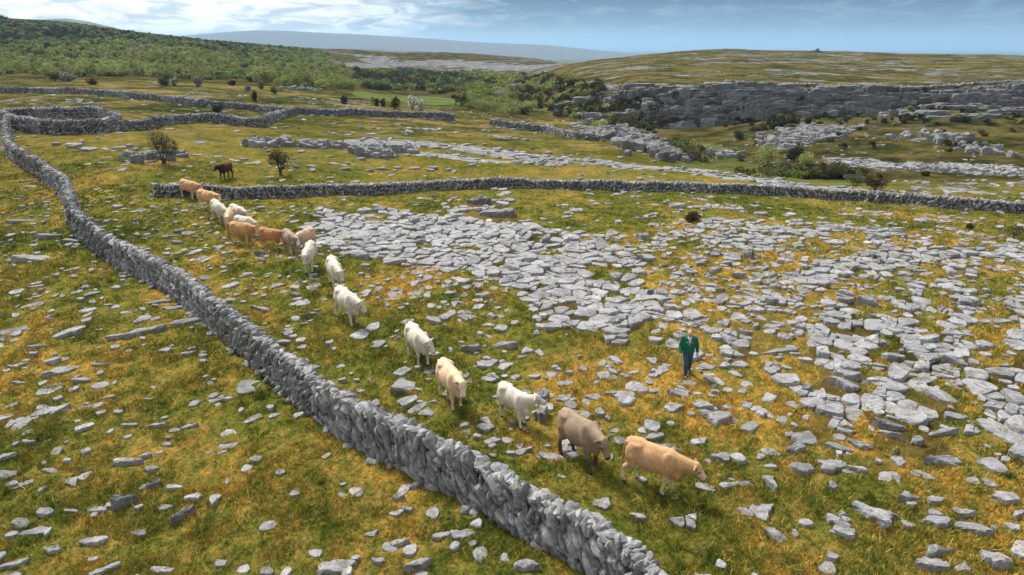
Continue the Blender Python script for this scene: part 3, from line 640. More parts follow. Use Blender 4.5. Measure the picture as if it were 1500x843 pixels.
def resample(pts, step):
    P = np.array(pts); L = np.concatenate([[0], np.cumsum(np.linalg.norm(np.diff(P, axis=0), axis=1))]); s = np.arange(0, L[-1], step)
    x = np.interp(s, L, P[:, 0]); y = np.interp(s, L, P[:, 1])
    k = max(3, int(1.2/step)) | 1
    if len(x) > 3*k:
        ke = np.ones(k)/k; x2 = np.convolve(np.pad(x, k//2, 'edge'), ke, 'valid'); y2 = np.convolve(np.pad(y, k//2, 'edge'), ke, 'valid'); x, y = x2, y2
    return x, y
def wall(center, height, wb, wt, seed, scale=1.0, detail_far=30, hv=.12, closed=False):
    rnd = np.random.default_rng(seed); x, y = resample(center, .25)
    tx = np.gradient(x); ty = np.gradient(y); L = np.hypot(tx, ty); tx /= L; ty /= L; nx, ny = ty, -tx
    z = ground_z(x, y); ke = np.ones(9)/9
    if len(z) > 18: z = np.convolve(np.pad(z, 4, 'edge'), ke, 'valid')
    s = np.arange(len(x))*.25
    hh = height*(1 + hv*fbm(s/3.1, s*0+seed, 3, seed) + hv*.5*noise2(s/.9, s*0, seed+1))
    Vs, Fs, Cs = [], [], []; off = 0
    # solid heart, its dark tone painted in as shade between the stones
    core = []
    for side, zf, wf in ((-1, -.3, wb*.30), (-1, .84, wt*.22), (1, .84, wt*.22), (1, -.3, wb*.30)):
        core.append(np.stack([x+nx*side*wf, y+ny*side*wf, z+(hh*zf if zf > 0 else -.3)], -1))
    C = np.stack(core, 1).reshape(-1, 3); n = len(x); i = np.arange(n-1)*4
    Fc = np.concatenate([np.stack([i+a, i+4+a, i+5+a, i+1+a], -1) for a in (0, 1, 2)])
    Fc = np.concatenate([Fc, [[0, 1, 2, 3], [4*n-4, 4*n-3, 4*n-2, 4*n-1]]])
    Vs.append(C); Fq = Fc; Cs.append(np.full((len(C), 3), .35)); off = len(C)
    total = s[-1]; px = .155*scale; pz = .27*scale
    def place(si, side, zf, mode):
        nonlocal off
        k = min(int(si/.25), n-1); h = hh[k]; f = np.clip(zf, 0, 1); wd = wb + (wt-wb)*f
        X = x[k]+tx[k]*(si-k*.25); Y = y[k]+ty[k]*(si-k*.25)
        far = math.hypot(X, Y) > detail_far; P, Fx = (P1, F1) if far else (P2, F2)
        p = P[rnd.integers(len(P))]
        az = math.atan2(ty[k], tx[k])
        lean = (.55 if math.sin(si/3.3+seed) > -.2 else -.5) + rnd.normal(0, .35)
        if mode == 'face':
            dims = np.array([rnd.uniform(.045, .10), rnd.uniform(.13, .22), rnd.uniform(.17, .34)])*scale*float(np.clip(np.exp(rnd.normal(0, .22)), .6, 1.6))
            M = rotm(rnd.normal(0, .18), lean, az + rnd.normal(0, .3)); o_ = side*(wd/2 - .05 + rnd.normal(0, .025))
        elif mode == 'top':
            flat = rnd.random() < .45
            dims = np.array([rnd.uniform(.16, .27), rnd.uniform(.14, .24), rnd.uniform(.06, .10)])*scale if flat else np.array([rnd.uniform(.06, .11), rnd.uniform(.16, .26), rnd.uniform(.12, .2)])*scale
            M = rotm(rnd.normal(0, .2), (rnd.normal(0, .25) if flat else lean), az + rnd.normal(0, .5)); o_ = side*wt*rnd.uniform(0, .35)
        else:
            dims = np.array([rnd.uniform(.12, .26), rnd.uniform(.12, .22), rnd.uniform(.08, .16)])*scale; M = rotm(rnd.normal(0, .3), rnd.normal(0, .3), rnd.uniform(0, 6)); o_ = side*(wb/2+rnd.uniform(0, .25))
        v = (p*dims) @ M.T + np.array([X+nx[k]*o_, Y+ny[k]*o_, z[k]+h*zf])
        Vs.append(v); Fs.append(Fx+off); off += len(v)
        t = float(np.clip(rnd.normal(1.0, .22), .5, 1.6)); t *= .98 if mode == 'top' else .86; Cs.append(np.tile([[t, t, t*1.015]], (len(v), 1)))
    rows = int(height/pz)+1
    for side in (-1, 1):
        for r_ in range(rows):
            zf = (r_+.25)*pz/height
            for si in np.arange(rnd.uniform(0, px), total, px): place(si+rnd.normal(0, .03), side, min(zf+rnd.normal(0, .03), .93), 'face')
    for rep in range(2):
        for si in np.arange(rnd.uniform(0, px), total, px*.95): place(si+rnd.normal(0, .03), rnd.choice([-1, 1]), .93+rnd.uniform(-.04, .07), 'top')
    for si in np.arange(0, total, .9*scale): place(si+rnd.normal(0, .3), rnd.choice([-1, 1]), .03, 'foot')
    return np.concatenate(Vs), [Fq, np.concatenate(Fs)], np.concatenate(Cs)
def put_wall(name, label, group=None, **k):
    V, Fc, C = wall(**k); o = link(name, make_mesh(name, V, Fc, 'wall_stone', False, C)); tag(o, label, 'stone wall', 'dry stone walls'); return o
L2 = lambda pts, off: [tuple(p) for p in offset_line(w2(pts), off)]
put_wall('dry_stone_wall', 'long dry stone wall of upright grey slabs running diagonally from the bottom edge to the upper left', center=[tuple(p) for p in W1C], height=1.30, wb=.56, wt=.32, seed=5, detail_far=27, scale=.98, hv=.10)
put_wall('dry_stone_wall', 'dry stone wall crossing the middle of the picture behind the cattle and the pavement', center=L2([(226,285),(300,288),(400,289),(500,285),(600,280),(670,276),(760,274),(850,277),(950,279),(1050,282),(1150,287),(1250,293),(1350,299),(1430,305),(1540,315)], .3)[::1], height=.78, wb=.5, wt=.32, seed=8, scale=1.05, detail_far=1)
put_wall('dry_stone_wall', 'round dry stone enclosure at the far left, joined to the long diagonal wall', center=L2([(12,186),(40,192),(75,196),(115,197),(152,195),(176,186),(150,175),(100,174),(55,174),(20,176),(8,180),(12,186)], .0), height=1.35, wb=.75, wt=.42, seed=9, scale=1.2, detail_far=1)
put_wall('dry_stone_wall', 'winding dry stone wall leading right from the round enclosure past the upper left field', center=L2([(176,194),(215,190),(250,181),(300,179),(350,185),(382,186),(405,175),(430,169),(470,169),(540,171),(600,173),(668,177)], .0), height=1.0, wb=.7, wt=.42, seed=10, scale=1.2, detail_far=1)
put_wall('dry_stone_wall', 'uppermost dry stone wall at the left, between the grass slope and the scrub wood', center=L2([(-60,136),(0,136),(60,137),(110,138),(180,142),(240,150),(300,156),(350,161),(400,166),(428,168)], .0), height=.98, wb=.7, wt=.45, seed=11, scale=1.5, detail_far=1)
put_wall('dry_stone_wall', 'low tumbledown dry stone wall running down to the grey crag at the brow', center=L2([(718,184),(760,190),(800,194),(850,205),(885,207)], .0), height=.85, wb=.8, wt=.5, seed=12, scale=1.3, detail_far=1, hv=.3)
put_wall('dry_stone_wall', 'faint dry stone wall following the lip of the far escarpment on the right', center=L2([(1060,122),(1100,125),(1170,127.5),(1250,129.5),(1310,131.5),(1360,132),(1420,127),(1520,121)], .0), height=.7, wb=.8, wt=.5, seed=13, scale=2.0, detail_far=1, hv=.3)

# ------------------------------------------------------------------ vegetation
def leaf_faces(P, size, rnd, aniso=.65):
    """small triangles at points P with random tilt"""
    n = len(P); a = rnd.normal(0, 1, (n, 3)); a /= np.linalg.norm(a, axis=1)[:, None]; b_ = rnd.normal(0, 1, (n, 3)); b_ -= (b_*a).sum(1)[:, None]*a; b_ /= np.linalg.norm(b_, axis=1)[:, None]
    s = (size*rnd.uniform(.6, 1.4, n))[:, None] if np.ndim(size) == 0 else size[:, None]
    return np.stack([P-a*s*.5-b_*s*aniso*.3, P+a*s*.5-b_*s*aniso*.3, P+b_*s*aniso*.7], 1)
def crown_points(n, rx, rz, rnd, lobes=7):
    c = rnd.normal(0, 1, (lobes, 3)); c /= np.linalg.norm(c, axis=1)[:, None]; c *= rnd.uniform(.35, .68, (lobes, 1)); c[:, 2] = c[:, 2]*.8; r = rnd.uniform(.34, .6, lobes)
    k = rnd.integers(0, lobes, n); d = rnd.normal(0, 1, (n, 3)); d /= np.linalg.norm(d, axis=1)[:, None]; rr = r[k]*rnd.uniform(.35, 1, n)**.45
    p = c[k]+d*rr[:, None]; return p*np.array([rx, rx, rz]), k
def tri_mesh(name, T, mat, C3):
    n = len(T); return make_mesh(name, T.reshape(-1, 3), [np.arange(3*n).reshape(n, 3)], mat, False, np.repeat(C3, 3, axis=0))
def tube(pts, r0, r1, n=6):
    pts = np.array(pts, float); V, Fq = [], []
    for i, p in enumerate(pts):
        r = r0+(r1-r0)*i/(len(pts)-1)
        for k in range(n): V.append(p+np.array([math.cos(k*2*math.pi/n)*r, math.sin(k*2*math.pi/n)*r, 0]))
    for i in range(len(pts)-1):
        for k in range(n): Fq.append([i*n+k, i*n+(k+1) % n, (i+1)*n+(k+1) % n, (i+1)*n+k])
    return np.array(V), np.array(Fq)
PAL = dict(dark=(.045, .055, .024), green=(.155, .185, .052), light=(.31, .34, .105), olive=(.095, .09, .032), brown=(.075, .052, .030), pale=(.30, .29, .23), white=(.62, .62, .55), rust=(.085, .040, .026), greyg=(.13, .14, .085))
def bush(u, v, wpx, hpx, pal, label, cat='bush', name='bush', density=1.0, tips=None, stemmy=False, seed=0, group=None):
    rnd = np.random.default_rng(seed+500); x, y, z = hit(u, v); d = y*cp-(z-H)*sp; w = wpx*d/F; h = hpx*d/F*1.03
    root = empty(name, (x, y, z-.03)); tag(root, label, cat, group)
    ns = 6 if stemmy else 4; Vs, Fs, off, tipsP = [], [], 0, []
    for i in range(ns):
        a = rnd.uniform(0, 6.28); sp_ = rnd.uniform(.1, .33)*w; hh = h*rnd.uniform(.5, .85)
        pts = [(rnd.normal(0, .03*w), rnd.normal(0, .03*w), -.1), (math.cos(a)*sp_*.4, math.sin(a)*sp_*.4, hh*.45), (math.cos(a)*sp_, math.sin(a)*sp_, hh)]
        V, Fq = tube(pts, max(.022*h, .02), .006*h+.005); Vs.append(V); Fs.append(Fq+off); off += len(V); tipsP.append(pts[-1])
        for j in range(4):
            p = np.array(pts[1])+(np.array(pts[2])-np.array(pts[1]))*rnd.uniform(0, .9); e = p+rnd.normal(0, .16*w, 3)+(0, 0, .12*h); V, Fq = tube([p, (p+e)/2+rnd.normal(0, .02*w, 3), e], .009*h+.004, .004); Vs.append(V); Fs.append(Fq+off); off += len(V)
    V = np.concatenate(Vs); link('trunk', make_mesh('trunk', V, [np.concatenate(Fs)], 'bark', True, np.tile([[.085, .07, .055]], (len(V), 1))), root)
    n = int((1500 if wpx > 20 else 520)*density); lift = .26 if stemmy else 0
    P, k = crown_points(n, w*.60, h*(.58-lift*.3), rnd, 11); P[:, 2] += h*(.5+lift*.42); P[:, 2] = np.maximum(P[:, 2], .03)
    ls = max(1.5*d/F, .055); T = leaf_faces(P, ls*(1.25 if wpx > 20 else 1.4), rnd)
    base = np.array(PAL[pal]); C = base*(1+.45*rnd.normal(0, .5, (n, 1)))*(.85+.3*rnd.random((11, 1))[k]); 
    if tips: m_ = (rnd.random(n) < tips[1]); C[m_] = np.array(PAL[tips[0]])*rnd.uniform(.6, 1.1, (m_.sum(), 1))
    link('crown', tri_mesh('crown', T, 'foliage', np.clip(C, .004, 1)), root)
    return root
BUSHES = [
 (241,241,36,48,'olive','leggy dark hawthorn bush with pale specks, above the left end of the middle wall','bush',dict(stemmy=True,tips=('pale',.10),density=1.7)),
 (411,256,28,38,'brown','dense dark brown thorn bush just above the middle wall','bush',dict(stemmy=True,density=1.0)),
 (319,165,15,12,'dark','small dark round bush beside the upper left wall','bush',{}),
 (373,148,9,15,'dark','slender dark bush right above the upper left wall','bush',{}),
 (402,138,9,11,'green','tiny green bush at the end of the upper left wall','bush',{}),
 (382,132,10,14,'greyg','small pale-topped bush between the tiny green bush and the pale round one','bush',dict(tips=('pale',.4))),
 (363,134,8,9,'pale','pale round little bush in blossom on the upper slope','bush',{}),
 (340,126,10,8,'brown','low brown bush below the scrub wood, right of a pale bush pair','bush',{}),
 (290,128,14,15,'greyg','greyish bush in faint blossom, right of the pair of bushes','bush',dict(tips=('pale',.45))),
 (257,127,10,15,'greyg','whitish bush, right one of a touching pair on the slope','bush',dict(tips=('white',.35))),
 (241,127,16,12,'dark','dark low bush, left one of a touching pair on the slope','bush',{}),
 (100,120,22,13,'pale','pinkish pale spreading bush at the foot of the scrub wood on the left','bush',dict(tips=('greyg',.4))),
 (80,119,13,12,'olive','dark green bush touching the pinkish pale spreading bush','bush',{}),
 (135,124,12,9,'brown','dull brown bush by the scrub edge, right of the pinkish pale one','bush',{}),
 (505,152,10,13,'dark','dark bush at the left edge of the bright green meadow','bush',{}),
 (550,156,11,15,'olive','olive bush standing left of the rust-brown one by the meadow','bush',{}),
 (562,157,8,12,'olive','thin olive bush just left of the rust-brown bush','bush',{}),
 (579,160,14,18,'rust','rust-brown conical bush beside the white blossoming hawthorns','bush',{}),
 (604,161,17,20,'white','larger left white blossoming hawthorn above the winding wall','hawthorn',dict(tips=('greyg',.25),stemmy=True)),
 (618,162,12,16,'white','smaller right white blossoming hawthorn above the winding wall','hawthorn',dict(tips=('greyg',.25),stemmy=True)),
 (1124,246,32,36,'light','tall fresh light green bush in the gully on the right','bush',dict(density=1.3)),
 (1162,237,24,24,'dark','round very dark evergreen bush in the gully','bush',dict(density=1.3)),
 (1181,242,22,18,'light','pale green bush right of the dark evergreen in the gully','bush',{}),
 (1147,252,26,16,'greyg','grey-green loose bush below the dark evergreen','bush',{}),
 (1085,236,16,14,'greyg','small grey-green bush left of the tall light green bush','bush',{}),
 (1018,235,14,16,'green','green bush on the left side of the gully floor','bush',{}),
 (1222,262,34,26,'olive','wide olive bush in the lower gully, right of the pale ones','bush',dict(density=1.2)),
 (1250,272,28,18,'greyg','greyish leafless bush low in the gully above the middle wall','bush',{}),
 (1281,279,30,22,'brown','dark brown bush at the right end of the gully thicket','bush',dict(density=1.2)),
 (1205,252,18,14,'brown','small brown bush between the pale green and the wide olive ones','bush',{}),
 (1015,325,22,15,'brown','low brown dead bracken clump in the field above the man','bracken',{}),
 (1420,336,8,10,'dark','tiny dark thorn sprig below the right part of the middle wall','bush',{}),
 (1485,350,34,20,'olive','sparse straggling shrub near the right edge of the field','shrub',dict(density=.45,stemmy=True)),
 (1478,700,10,12,'green','small green fern tuft between slabs at the lower right','fern',{}),
 (985,728,20,12,'light','bright green fern by the hooves of the leading tan cow','fern',{}),
 (1312,668,9,16,'light','slim bright green fern growing between the slabs on the right','fern',{}),
 (1083,205,16,14,'dark','dark bush under the escarpment at the left end of the scree','bush',{}),
 (1355,258,12,8,'dark','small dark bush on the pavement strip at the far right','bush',{}),
 (3,32,14,10,'dark','dark wind-bent tree on the skyline at the top left corner','tree',{}),
]
for i, (u, v, w_, h_, pal, lab, cat, kw) in enumerate(BUSHES):
    nm = {'hawthorn': 'hawthorn_bush', 'fern': 'fern', 'bracken': 'bracken_clump', 'shrub': 'shrub', 'tree': 'tree'}.get(cat, 'bush')
    bush(u, v, w_, h_, pal, lab, cat, nm, seed=i, **kw)
# distant scrub wood: reads as one mass
def wood():
    rnd = np.random.default_rng(77); Ts, Cs = [], []
    polyA = [(-60,50),(0,54),(60,60),(130,62),(200,70),(300,80),(380,86),(440,92),(500,98),(520,112),(512,131),(470,131),(380,123),(290,117),(150,113),(60,110),(-60,110)]
    polyB = [(500,108),(560,106),(640,108),(720,110),(800,114),(835,118),(850,124),(835,135),(800,150),(770,166),(735,172),(700,163),(668,152),(660,146),(705,138),(640,137),(560,132),(505,128)]
    up = [(0,30),(100,36),(200,50),(300,61),(400,69),(480,76),(480,95),(380,86),(200,70),(0,56)]
    N_ = 60000; x = rnd.uniform(-560, 60, N_); y = rnd.uniform(170, 640, N_); z = ground_z(x, y); u, v = project(x, y, z); v = v-0.0
    jit = 5*fbm(x/18, y/18, 3, 5)
    inA = inpoly(u, v+jit, polyA); inB = inpoly(u, v+jit*.5, polyB); inU = inpoly(u, v, up)
    mead = inpoly(x, y, MEADOW)
    dd = np.hypot(x, y); sp_ = 17*(dd/300)**.8
    sel = np.where(inA | inB, rnd.random(N_) < .27, np.where(inU, rnd.random(N_) < .22, False)) & ~mead
    sel &= ~(inpoly(u, v, [(480, 84), (800, 84), (800, 99), (700, 100), (480, 98)]))
    xs, ys, zs, us, vs, A_ = x[sel], y[sel], z[sel], u[sel], v[sel], inU[sel]
    print('crowns', len(xs))
    tn = fbm(xs/45, ys/45, 3, 8)
    for i in range(len(xs)):
        d = math.hypot(xs[i], ys[i]); r = rnd.uniform(1.3, 3.0)*(1.1 if us[i] > 500 else 1); h = r*rnd.uniform(.55, .95)*(.8 if us[i] > 500 else 1)
        if A_[i]: r *= .75; h *= .55
        n = int(np.clip(150*(260/d)**1.2*(r/2.4), 36, 220)); P, k = crown_points(n, r, h, rnd, 6)
        low = np.clip((vs[i]-52)/45, .15, 1) if us[i] < 520 else np.clip((us[i]-640)/120, .1, 1)
        t = low*.9+.12+tn[i]*.7+rnd.normal(0, .25)
        base = np.array(PAL['light'])*rnd.uniform(.65, .95) if t > .8 else (np.array(PAL['green'])*1.15 if t > .36 else (np.array(PAL['greyg'])*.62 if rnd.random() < .3 else np.array(PAL['dark'])*1.15))
        if us[i] > 760 and rnd.random() < .4: base = np.array(PAL['brown'])
        if rnd.random() < .012: base = np.array(PAL['pale'])
        T = leaf_faces(P+np.array([xs[i], ys[i], zs[i]+h*.72]), .0028*d*rnd.uniform(.8, 1.2), rnd, .8)
        Ts.append(T); Cs.append(np.clip(base*(.8+.4*rnd.random((6, 1)))[k]*rnd.uniform(.88, 1.12, (n, 1)), .004, 1))
    o = link('scrub_wood', tri_mesh('scrub_wood', np.concatenate(Ts), 'foliage', np.concatenate(Cs))); tag(o, 'dense spring-green scrub wood covering the valley and the far hillside', 'woodland', kind='stuff')
wood()
def scrub():
    """thorn scrub clinging to the escarpment and the gully"""
    rnd = np.random.default_rng(78); Ts, Cs = [], []
    spots = [((780,160),(880,125),(930,178),1.6), ((870,185),(960,130),(990,190),1.3), ((1000,150),(1050,150),(1075,170),.4), ((1090,200),(1150,170),(1180,180),.25), ((1080,255),(1200,255),(1300,278),.45), ((960,222),(1000,215),(1050,240),.2)]
    pts = []
    for a, b_, c, dens in spots:
        a, b_, c = map(np.array, (a, b_, c))
        for _ in range(int(150*dens)):
            w_ = rnd.dirichlet((1, 1, 1)); p = a*w_[0]+b_*w_[1]+c*w_[2]; pts.append(p+rnd.normal(0, 4, 2))
    for _ in range(260): pts.append((rnd.uniform(900, 1500), rnd.uniform(134, 186)))
    for _ in range(22): pts.append((rnd.uniform(1060, 1500), rnd.uniform(190, 225)))
    for p in pts:
        x, y, z = hit(p[0], min(p[1], 262)); d = math.hypot(x, y); 
        if d < 66: continue
        r = rnd.uniform(.5, 1.9)*(.8 if p[0] > 1060 else 1.15); n = int(110*r/1.5+20); P, k = crown_points(n, r, r*.75, rnd, 5)
        base = np.array(PAL[rnd.choice(['dark', 'dark', 'olive', 'brown', 'green'] if p[0] > 900 else ['brown', 'green', 'dark', 'light', 'olive'])])
        Ts.append(leaf_faces(P+np.array([x, y, z+r*.5]), .0028*d, rnd, .8)); Cs.append(np.clip(base*(.8+.4*rnd.random((5, 1)))[k]*rnd.uniform(.7, 1.3, (n, 1)), .004, 1))
    o = link('cliff_scrub', tri_mesh('cliff_scrub', np.concatenate(Ts), 'foliage', np.concatenate(Cs))); tag(o, 'dark thorn scrub clinging to the escarpment and gully', 'scrub', kind='stuff')
scrub()
# ------------------------------------------------------------------ grass and moss tufts
def grass():
    rnd = np.random.default_rng(5); n = 250000
    Y = 11.2*np.exp(rnd.uniform(0, 1, n)**1.05*math.log(66/11.2)); X = rnd.uniform(-1, 1, n)*(Y*.98)
    u, v = project(X, Y, 0*X); ok = (u > -40) & (u < 1540) & (v < 880); X, Y = X[ok], Y[ok]
    cl = fbm(X/.7, Y/.7, 3, 14)+.4*fbm(X/3, Y/3, 2, 15); ok = rnd.random(len(X)) < (sstep(-.35, .35, cl)*.9+.1)*(1-sstep(44, 66, Y)); X, Y, cl = X[ok], Y[ok], cl[ok]
    Z = ground_z(X, Y); D = np.hypot(X, Y); k = 6; n = len(X)
    X, Y, Z, D, cl = [np.repeat(a, k) for a in (X, Y, Z, D, cl)]; N_ = n*k
    X = X+rnd.normal(0, .045, N_)*(D/20); Y = Y+rnd.normal(0, .045, N_)*(D/20)
    ht = rnd.uniform(.03, .095, N_)*(1+.7*np.clip(cl, 0, 1))*(.8+.25*D/30); w = .007*(D/15)+.004; a = rnd.uniform(0, 6.28, N_); tall = rnd.random(N_) < .018; ht = np.where(tall, ht*2.0, ht); ln = rnd.normal(0, .6, (N_, 2))*ht[:, None]
    dx, dy = np.cos(a)*w, np.sin(a)*w
    T = np.stack([np.stack([X-dx, Y-dy, Z-.02], -1), np.stack([X+dx, Y+dy, Z-.02], -1), np.stack([X+ln[:, 0], Y+ln[:, 1], Z+ht], -1)], 1)
    rd = rock_density(X[::k], Y[::k]); kp = np.repeat((rd < .7) | (rnd.random(len(rd)) < .12), k); mo = .36+.31*np.clip(rd*2.0, 0, 1)+.22*fbm(X[::k]/5, Y[::k]/5, 3, 72)
    mo = mo+np.where(X[::k]/Y[::k] < -.15, .12*sstep(30, 16, Y[::k]), 0)-.07
    C = np.zeros((n, 4)); C[:, 3] = np.clip(mo, 0, 1); C = np.repeat(C, k, 0); C[tall, 3] = .8
    T = T[kp]; C = C[kp]; N_ = len(T)
    me = make_mesh('grass', T.reshape(-1, 3), [np.arange(3*N_).reshape(N_, 3)], 'grass', False, np.repeat(C, 3, 0))
    tag(link('grass', me), 'short tufted grass and moss covering the pasture', 'grass', kind='stuff')
grass()
def flowers():
    rnd = np.random.default_rng(6); P = []
    for u, v, su, sv, n in ((640, 572, 28, 16, 330), (145, 288, 16, 4, 240), (205, 300, 18, 3, 70), (860, 700, 45, 16, 110), (780, 690, 40, 20, 60), (60, 805, 40, 12, 40), (1340, 640, 20, 14, 30), (560, 600, 60, 30, 70), (330, 520, 60, 25, 40)):
        x0, y0, _ = hit(u, v); s_ = y0/F
        for _ in range(n): P.append((x0+rnd.normal(0, su)*s_, y0+rnd.normal(0, sv)*s_/max(-float(slope(v)), .1)))
    P = np.array(P); Z = ground_z(P[:, 0], P[:, 1]); Q = np.concatenate([P, (Z+rnd.uniform(.06, .13, len(P)))[:, None]], 1); D = np.hypot(P[:, 0], P[:, 1])
    T = leaf_faces(Q, .0017*D, rnd, 1.2); C = np.tile([[.62, .50, .03]], (len(Q), 1))*rnd.uniform(.6, 1.1, (len(Q), 1))
    tag(link('wild_flowers', tri_mesh('wild_flowers', T, 'foliage', C)), 'scattered tiny yellow flowers in the grass', 'flowers', kind='stuff')
flowers()
# rock stack on the far skyline
rnd = np.random.default_rng(41); x, y, z = hit(1192, 76.5); Vs, Q4, T3, Cc, off = [], [], [], [], 0
for dx, dy, w_, h_, dz in ((-2, 0, 3, .5, 0), (0, .5, 3, .9, 0), (1.6, 0, 2.4, 1.5, .0), (2.2, .4, 1.2, .5, 1.4), (3.4, 0, 2, .5, 0)):
    c, V, Fq, Ft = slab(ellip(w_, 2.6, .2, rnd), h_, None, rnd, 12, .1, 1, .6, .14); Vs.append(V+np.array([x+dx, y+dy, z+dz])); Q4.append(Fq+off); T3.append(Ft+off); off += len(V)
V = np.concatenate(Vs); tag(link('cairn', make_mesh('cairn', V, [np.concatenate(Q4), np.concatenate(T3)], 'limestone', False, np.full((len(V), 3), .6))), 'dark pointed rock pile standing on the skyline at the right', 'rock pile')
# ------------------------------------------------------------------ implicit-surface bodies
class Field:
    def __init__(s, lo, hi, cell):
        s.lo = np.array(lo, float); s.cell = cell; n = np.ceil((np.array(hi)-s.lo)/cell).astype(int)+1; s.n = n
        ax = [s.lo[i]+np.arange(n[i])*cell for i in range(3)]; s.ax = ax; s.D = np.full(n, 9.0)
    def _sub(s, lo, hi):
        sl = []
        for i in range(3):
            a = max(0, int((lo[i]-s.lo[i])/s.cell)); b = min(s.n[i], int((hi[i]-s.lo[i])/s.cell)+2); sl.append(slice(a, max(b, a+1)))
        g = np.meshgrid(*[s.ax[i][sl[i]] for i in range(3)], indexing='ij'); return tuple(sl), np.stack(g, -1)
    def _blend(s, sl, d, k, sub=False):
        o = s.D[sl]
        if sub:
            s.D[sl] = np.maximum(o, -d); return
        if k <= 0: s.D[sl] = np.minimum(o, d); return
        h = np.clip(.5+.5*(o-d)/k, 0, 1); s.D[sl] = o*(1-h)+d*h-k*h*(1-h)
    def cone(s, a, b, ra, rb, k=.05, flat=(1, 1, 1)):
        a = np.array(a, float); b = np.array(b, float); m = max(ra, rb)*max(1/min(flat), 1)+k+.05
        sl, P = s._sub(np.minimum(a, b)-m, np.maximum(a, b)+m); f = np.array(flat)
        Pf, af, bf = P*f, a*f, b*f; ab = bf-af; t = np.clip(((Pf-af)@ab)/(ab@ab+1e-9), 0, 1)
        d = np.linalg.norm(Pf-af-t[..., None]*ab, axis=-1)-(ra+(rb-ra)*t); s._blend(sl, d, k)
    def ell(s, c, r, k=.05, M=None, sub=False):
        c = np.array(c, float); r = np.array(r, float); m = r.max()+k+.05; sl, P = s._sub(c-m, c+m); Q = P-c
        if M is not None: Q = Q @ M
        q0 = np.linalg.norm(Q/r, axis=-1); q1 = np.linalg.norm(Q/(r*r), axis=-1); d = q0*(q0-1)/np.maximum(q1, 1e-6); s._blend(sl, d, k, sub)
    def mesh(s):
        D = s.D; ins = D < 0; nx, ny, nz = s.n
        c = np.zeros((nx-1, ny-1, nz-1), int)
        for dx in (0, 1):
            for dy in (0, 1):
                for dz in (0, 1): c += ins[dx:nx-1+dx, dy:ny-1+dy, dz:nz-1+dz]
        act = (c > 0) & (c < 8); idx = -np.ones(c.shape, int); idx[act] = np.arange(act.sum())
        base = np.argwhere(act); acc = np.zeros((len(base), 3)); cnt = np.zeros(len(base))
        offs = [(dx, dy, dz) for dx in (0, 1) for dy in (0, 1) for dz in (0, 1)]
        for i, o1 in enumerate(offs):
            for o2 in offs[i+1:]:
                if sum(abs(p-r_) for p, r_ in zip(o1, o2)) != 1: continue
                d1 = D[base[:, 0]+o1[0], base[:, 1]+o1[1], base[:, 2]+o1[2]]; d2 = D[base[:, 0]+o2[0], base[:, 1]+o2[1], base[:, 2]+o2[2]]
                x = (d1 < 0) != (d2 < 0); t = np.where(x, d1/np.where(x, d1-d2, 1), 0)
                p = np.array(o1)+t[:, None]*(np.array(o2)-np.array(o1)); acc += p*x[:, None]; cnt += x
        V = (base+acc/np.maximum(cnt, 1)[:, None])*s.cell+s.lo
        faces = []
        for ax in range(3):
            a = [slice(1, -1)]*3; a[ax] = slice(0, -1); b = list(a); b[ax] = slice(1, None)
            A, B = ins[tuple(a)], ins[tuple(b)]
            for flip in (False, True):
                e = np.argwhere((A & ~B) if not flip else (~A & B))
                for i in range(3):
                    if i != ax: e[:, i] += 1
                u_, v_ = [(1, 2), (2, 0), (0, 1)][ax]
                def at(du, dv):
                    q_ = e.copy(); q_[:, u_] -= du; q_[:, v_] -= dv; return idx[q_[:, 0], q_[:, 1], q_[:, 2]]
                quad = np.stack([at(1, 1), at(0, 1), at(0, 0), at(1, 0)], -1)
                if flip: quad = quad[:, ::-1]
                faces.append(quad)
        Fq = np.concatenate(faces); Fq = Fq[(Fq >= 0).all(1)]
        # light relaxation
        E = np.concatenate([Fq[:, [0, 1]], Fq[:, [1, 2]], Fq[:, [2, 3]], Fq[:, [3, 0]]]); n = len(V)
        for lam in (.5, -.52, .5, -.52):
            S = np.zeros_like(V); C = np.bincount(np.concatenate([E[:, 0], E[:, 1]]), minlength=n)
            for i in range(3): S[:, i] = np.bincount(E[:, 0], V[E[:, 1], i], n)+np.bincount(E[:, 1], V[E[:, 0], i], n)
            V = V+lam*(S/np.maximum(C, 1)[:, None]-V)
        return V, Fq
COATS = {'tan': ((.50, .285, .140), (.68, .55, .40)), 'dun': ((.245, .175, .118), (.20, .145, .10)), 'white': ((.55, .49, .41), (.56, .51, .44)), 'cream': ((.62, .44, .29), (.66, .53, .40)),
         'rust': ((.38, .175, .072), (.56, .36, .20)), 'brown': ((.085, .026, .014), (.05, .018, .010)), 'fawn': ((.52, .36, .235), (.6, .46, .33)), 'greybrown': ((.27, .20, .15), (.50, .43, .37)), 'deeptan': ((.44, .235, .105), (.60, .42, .26))}
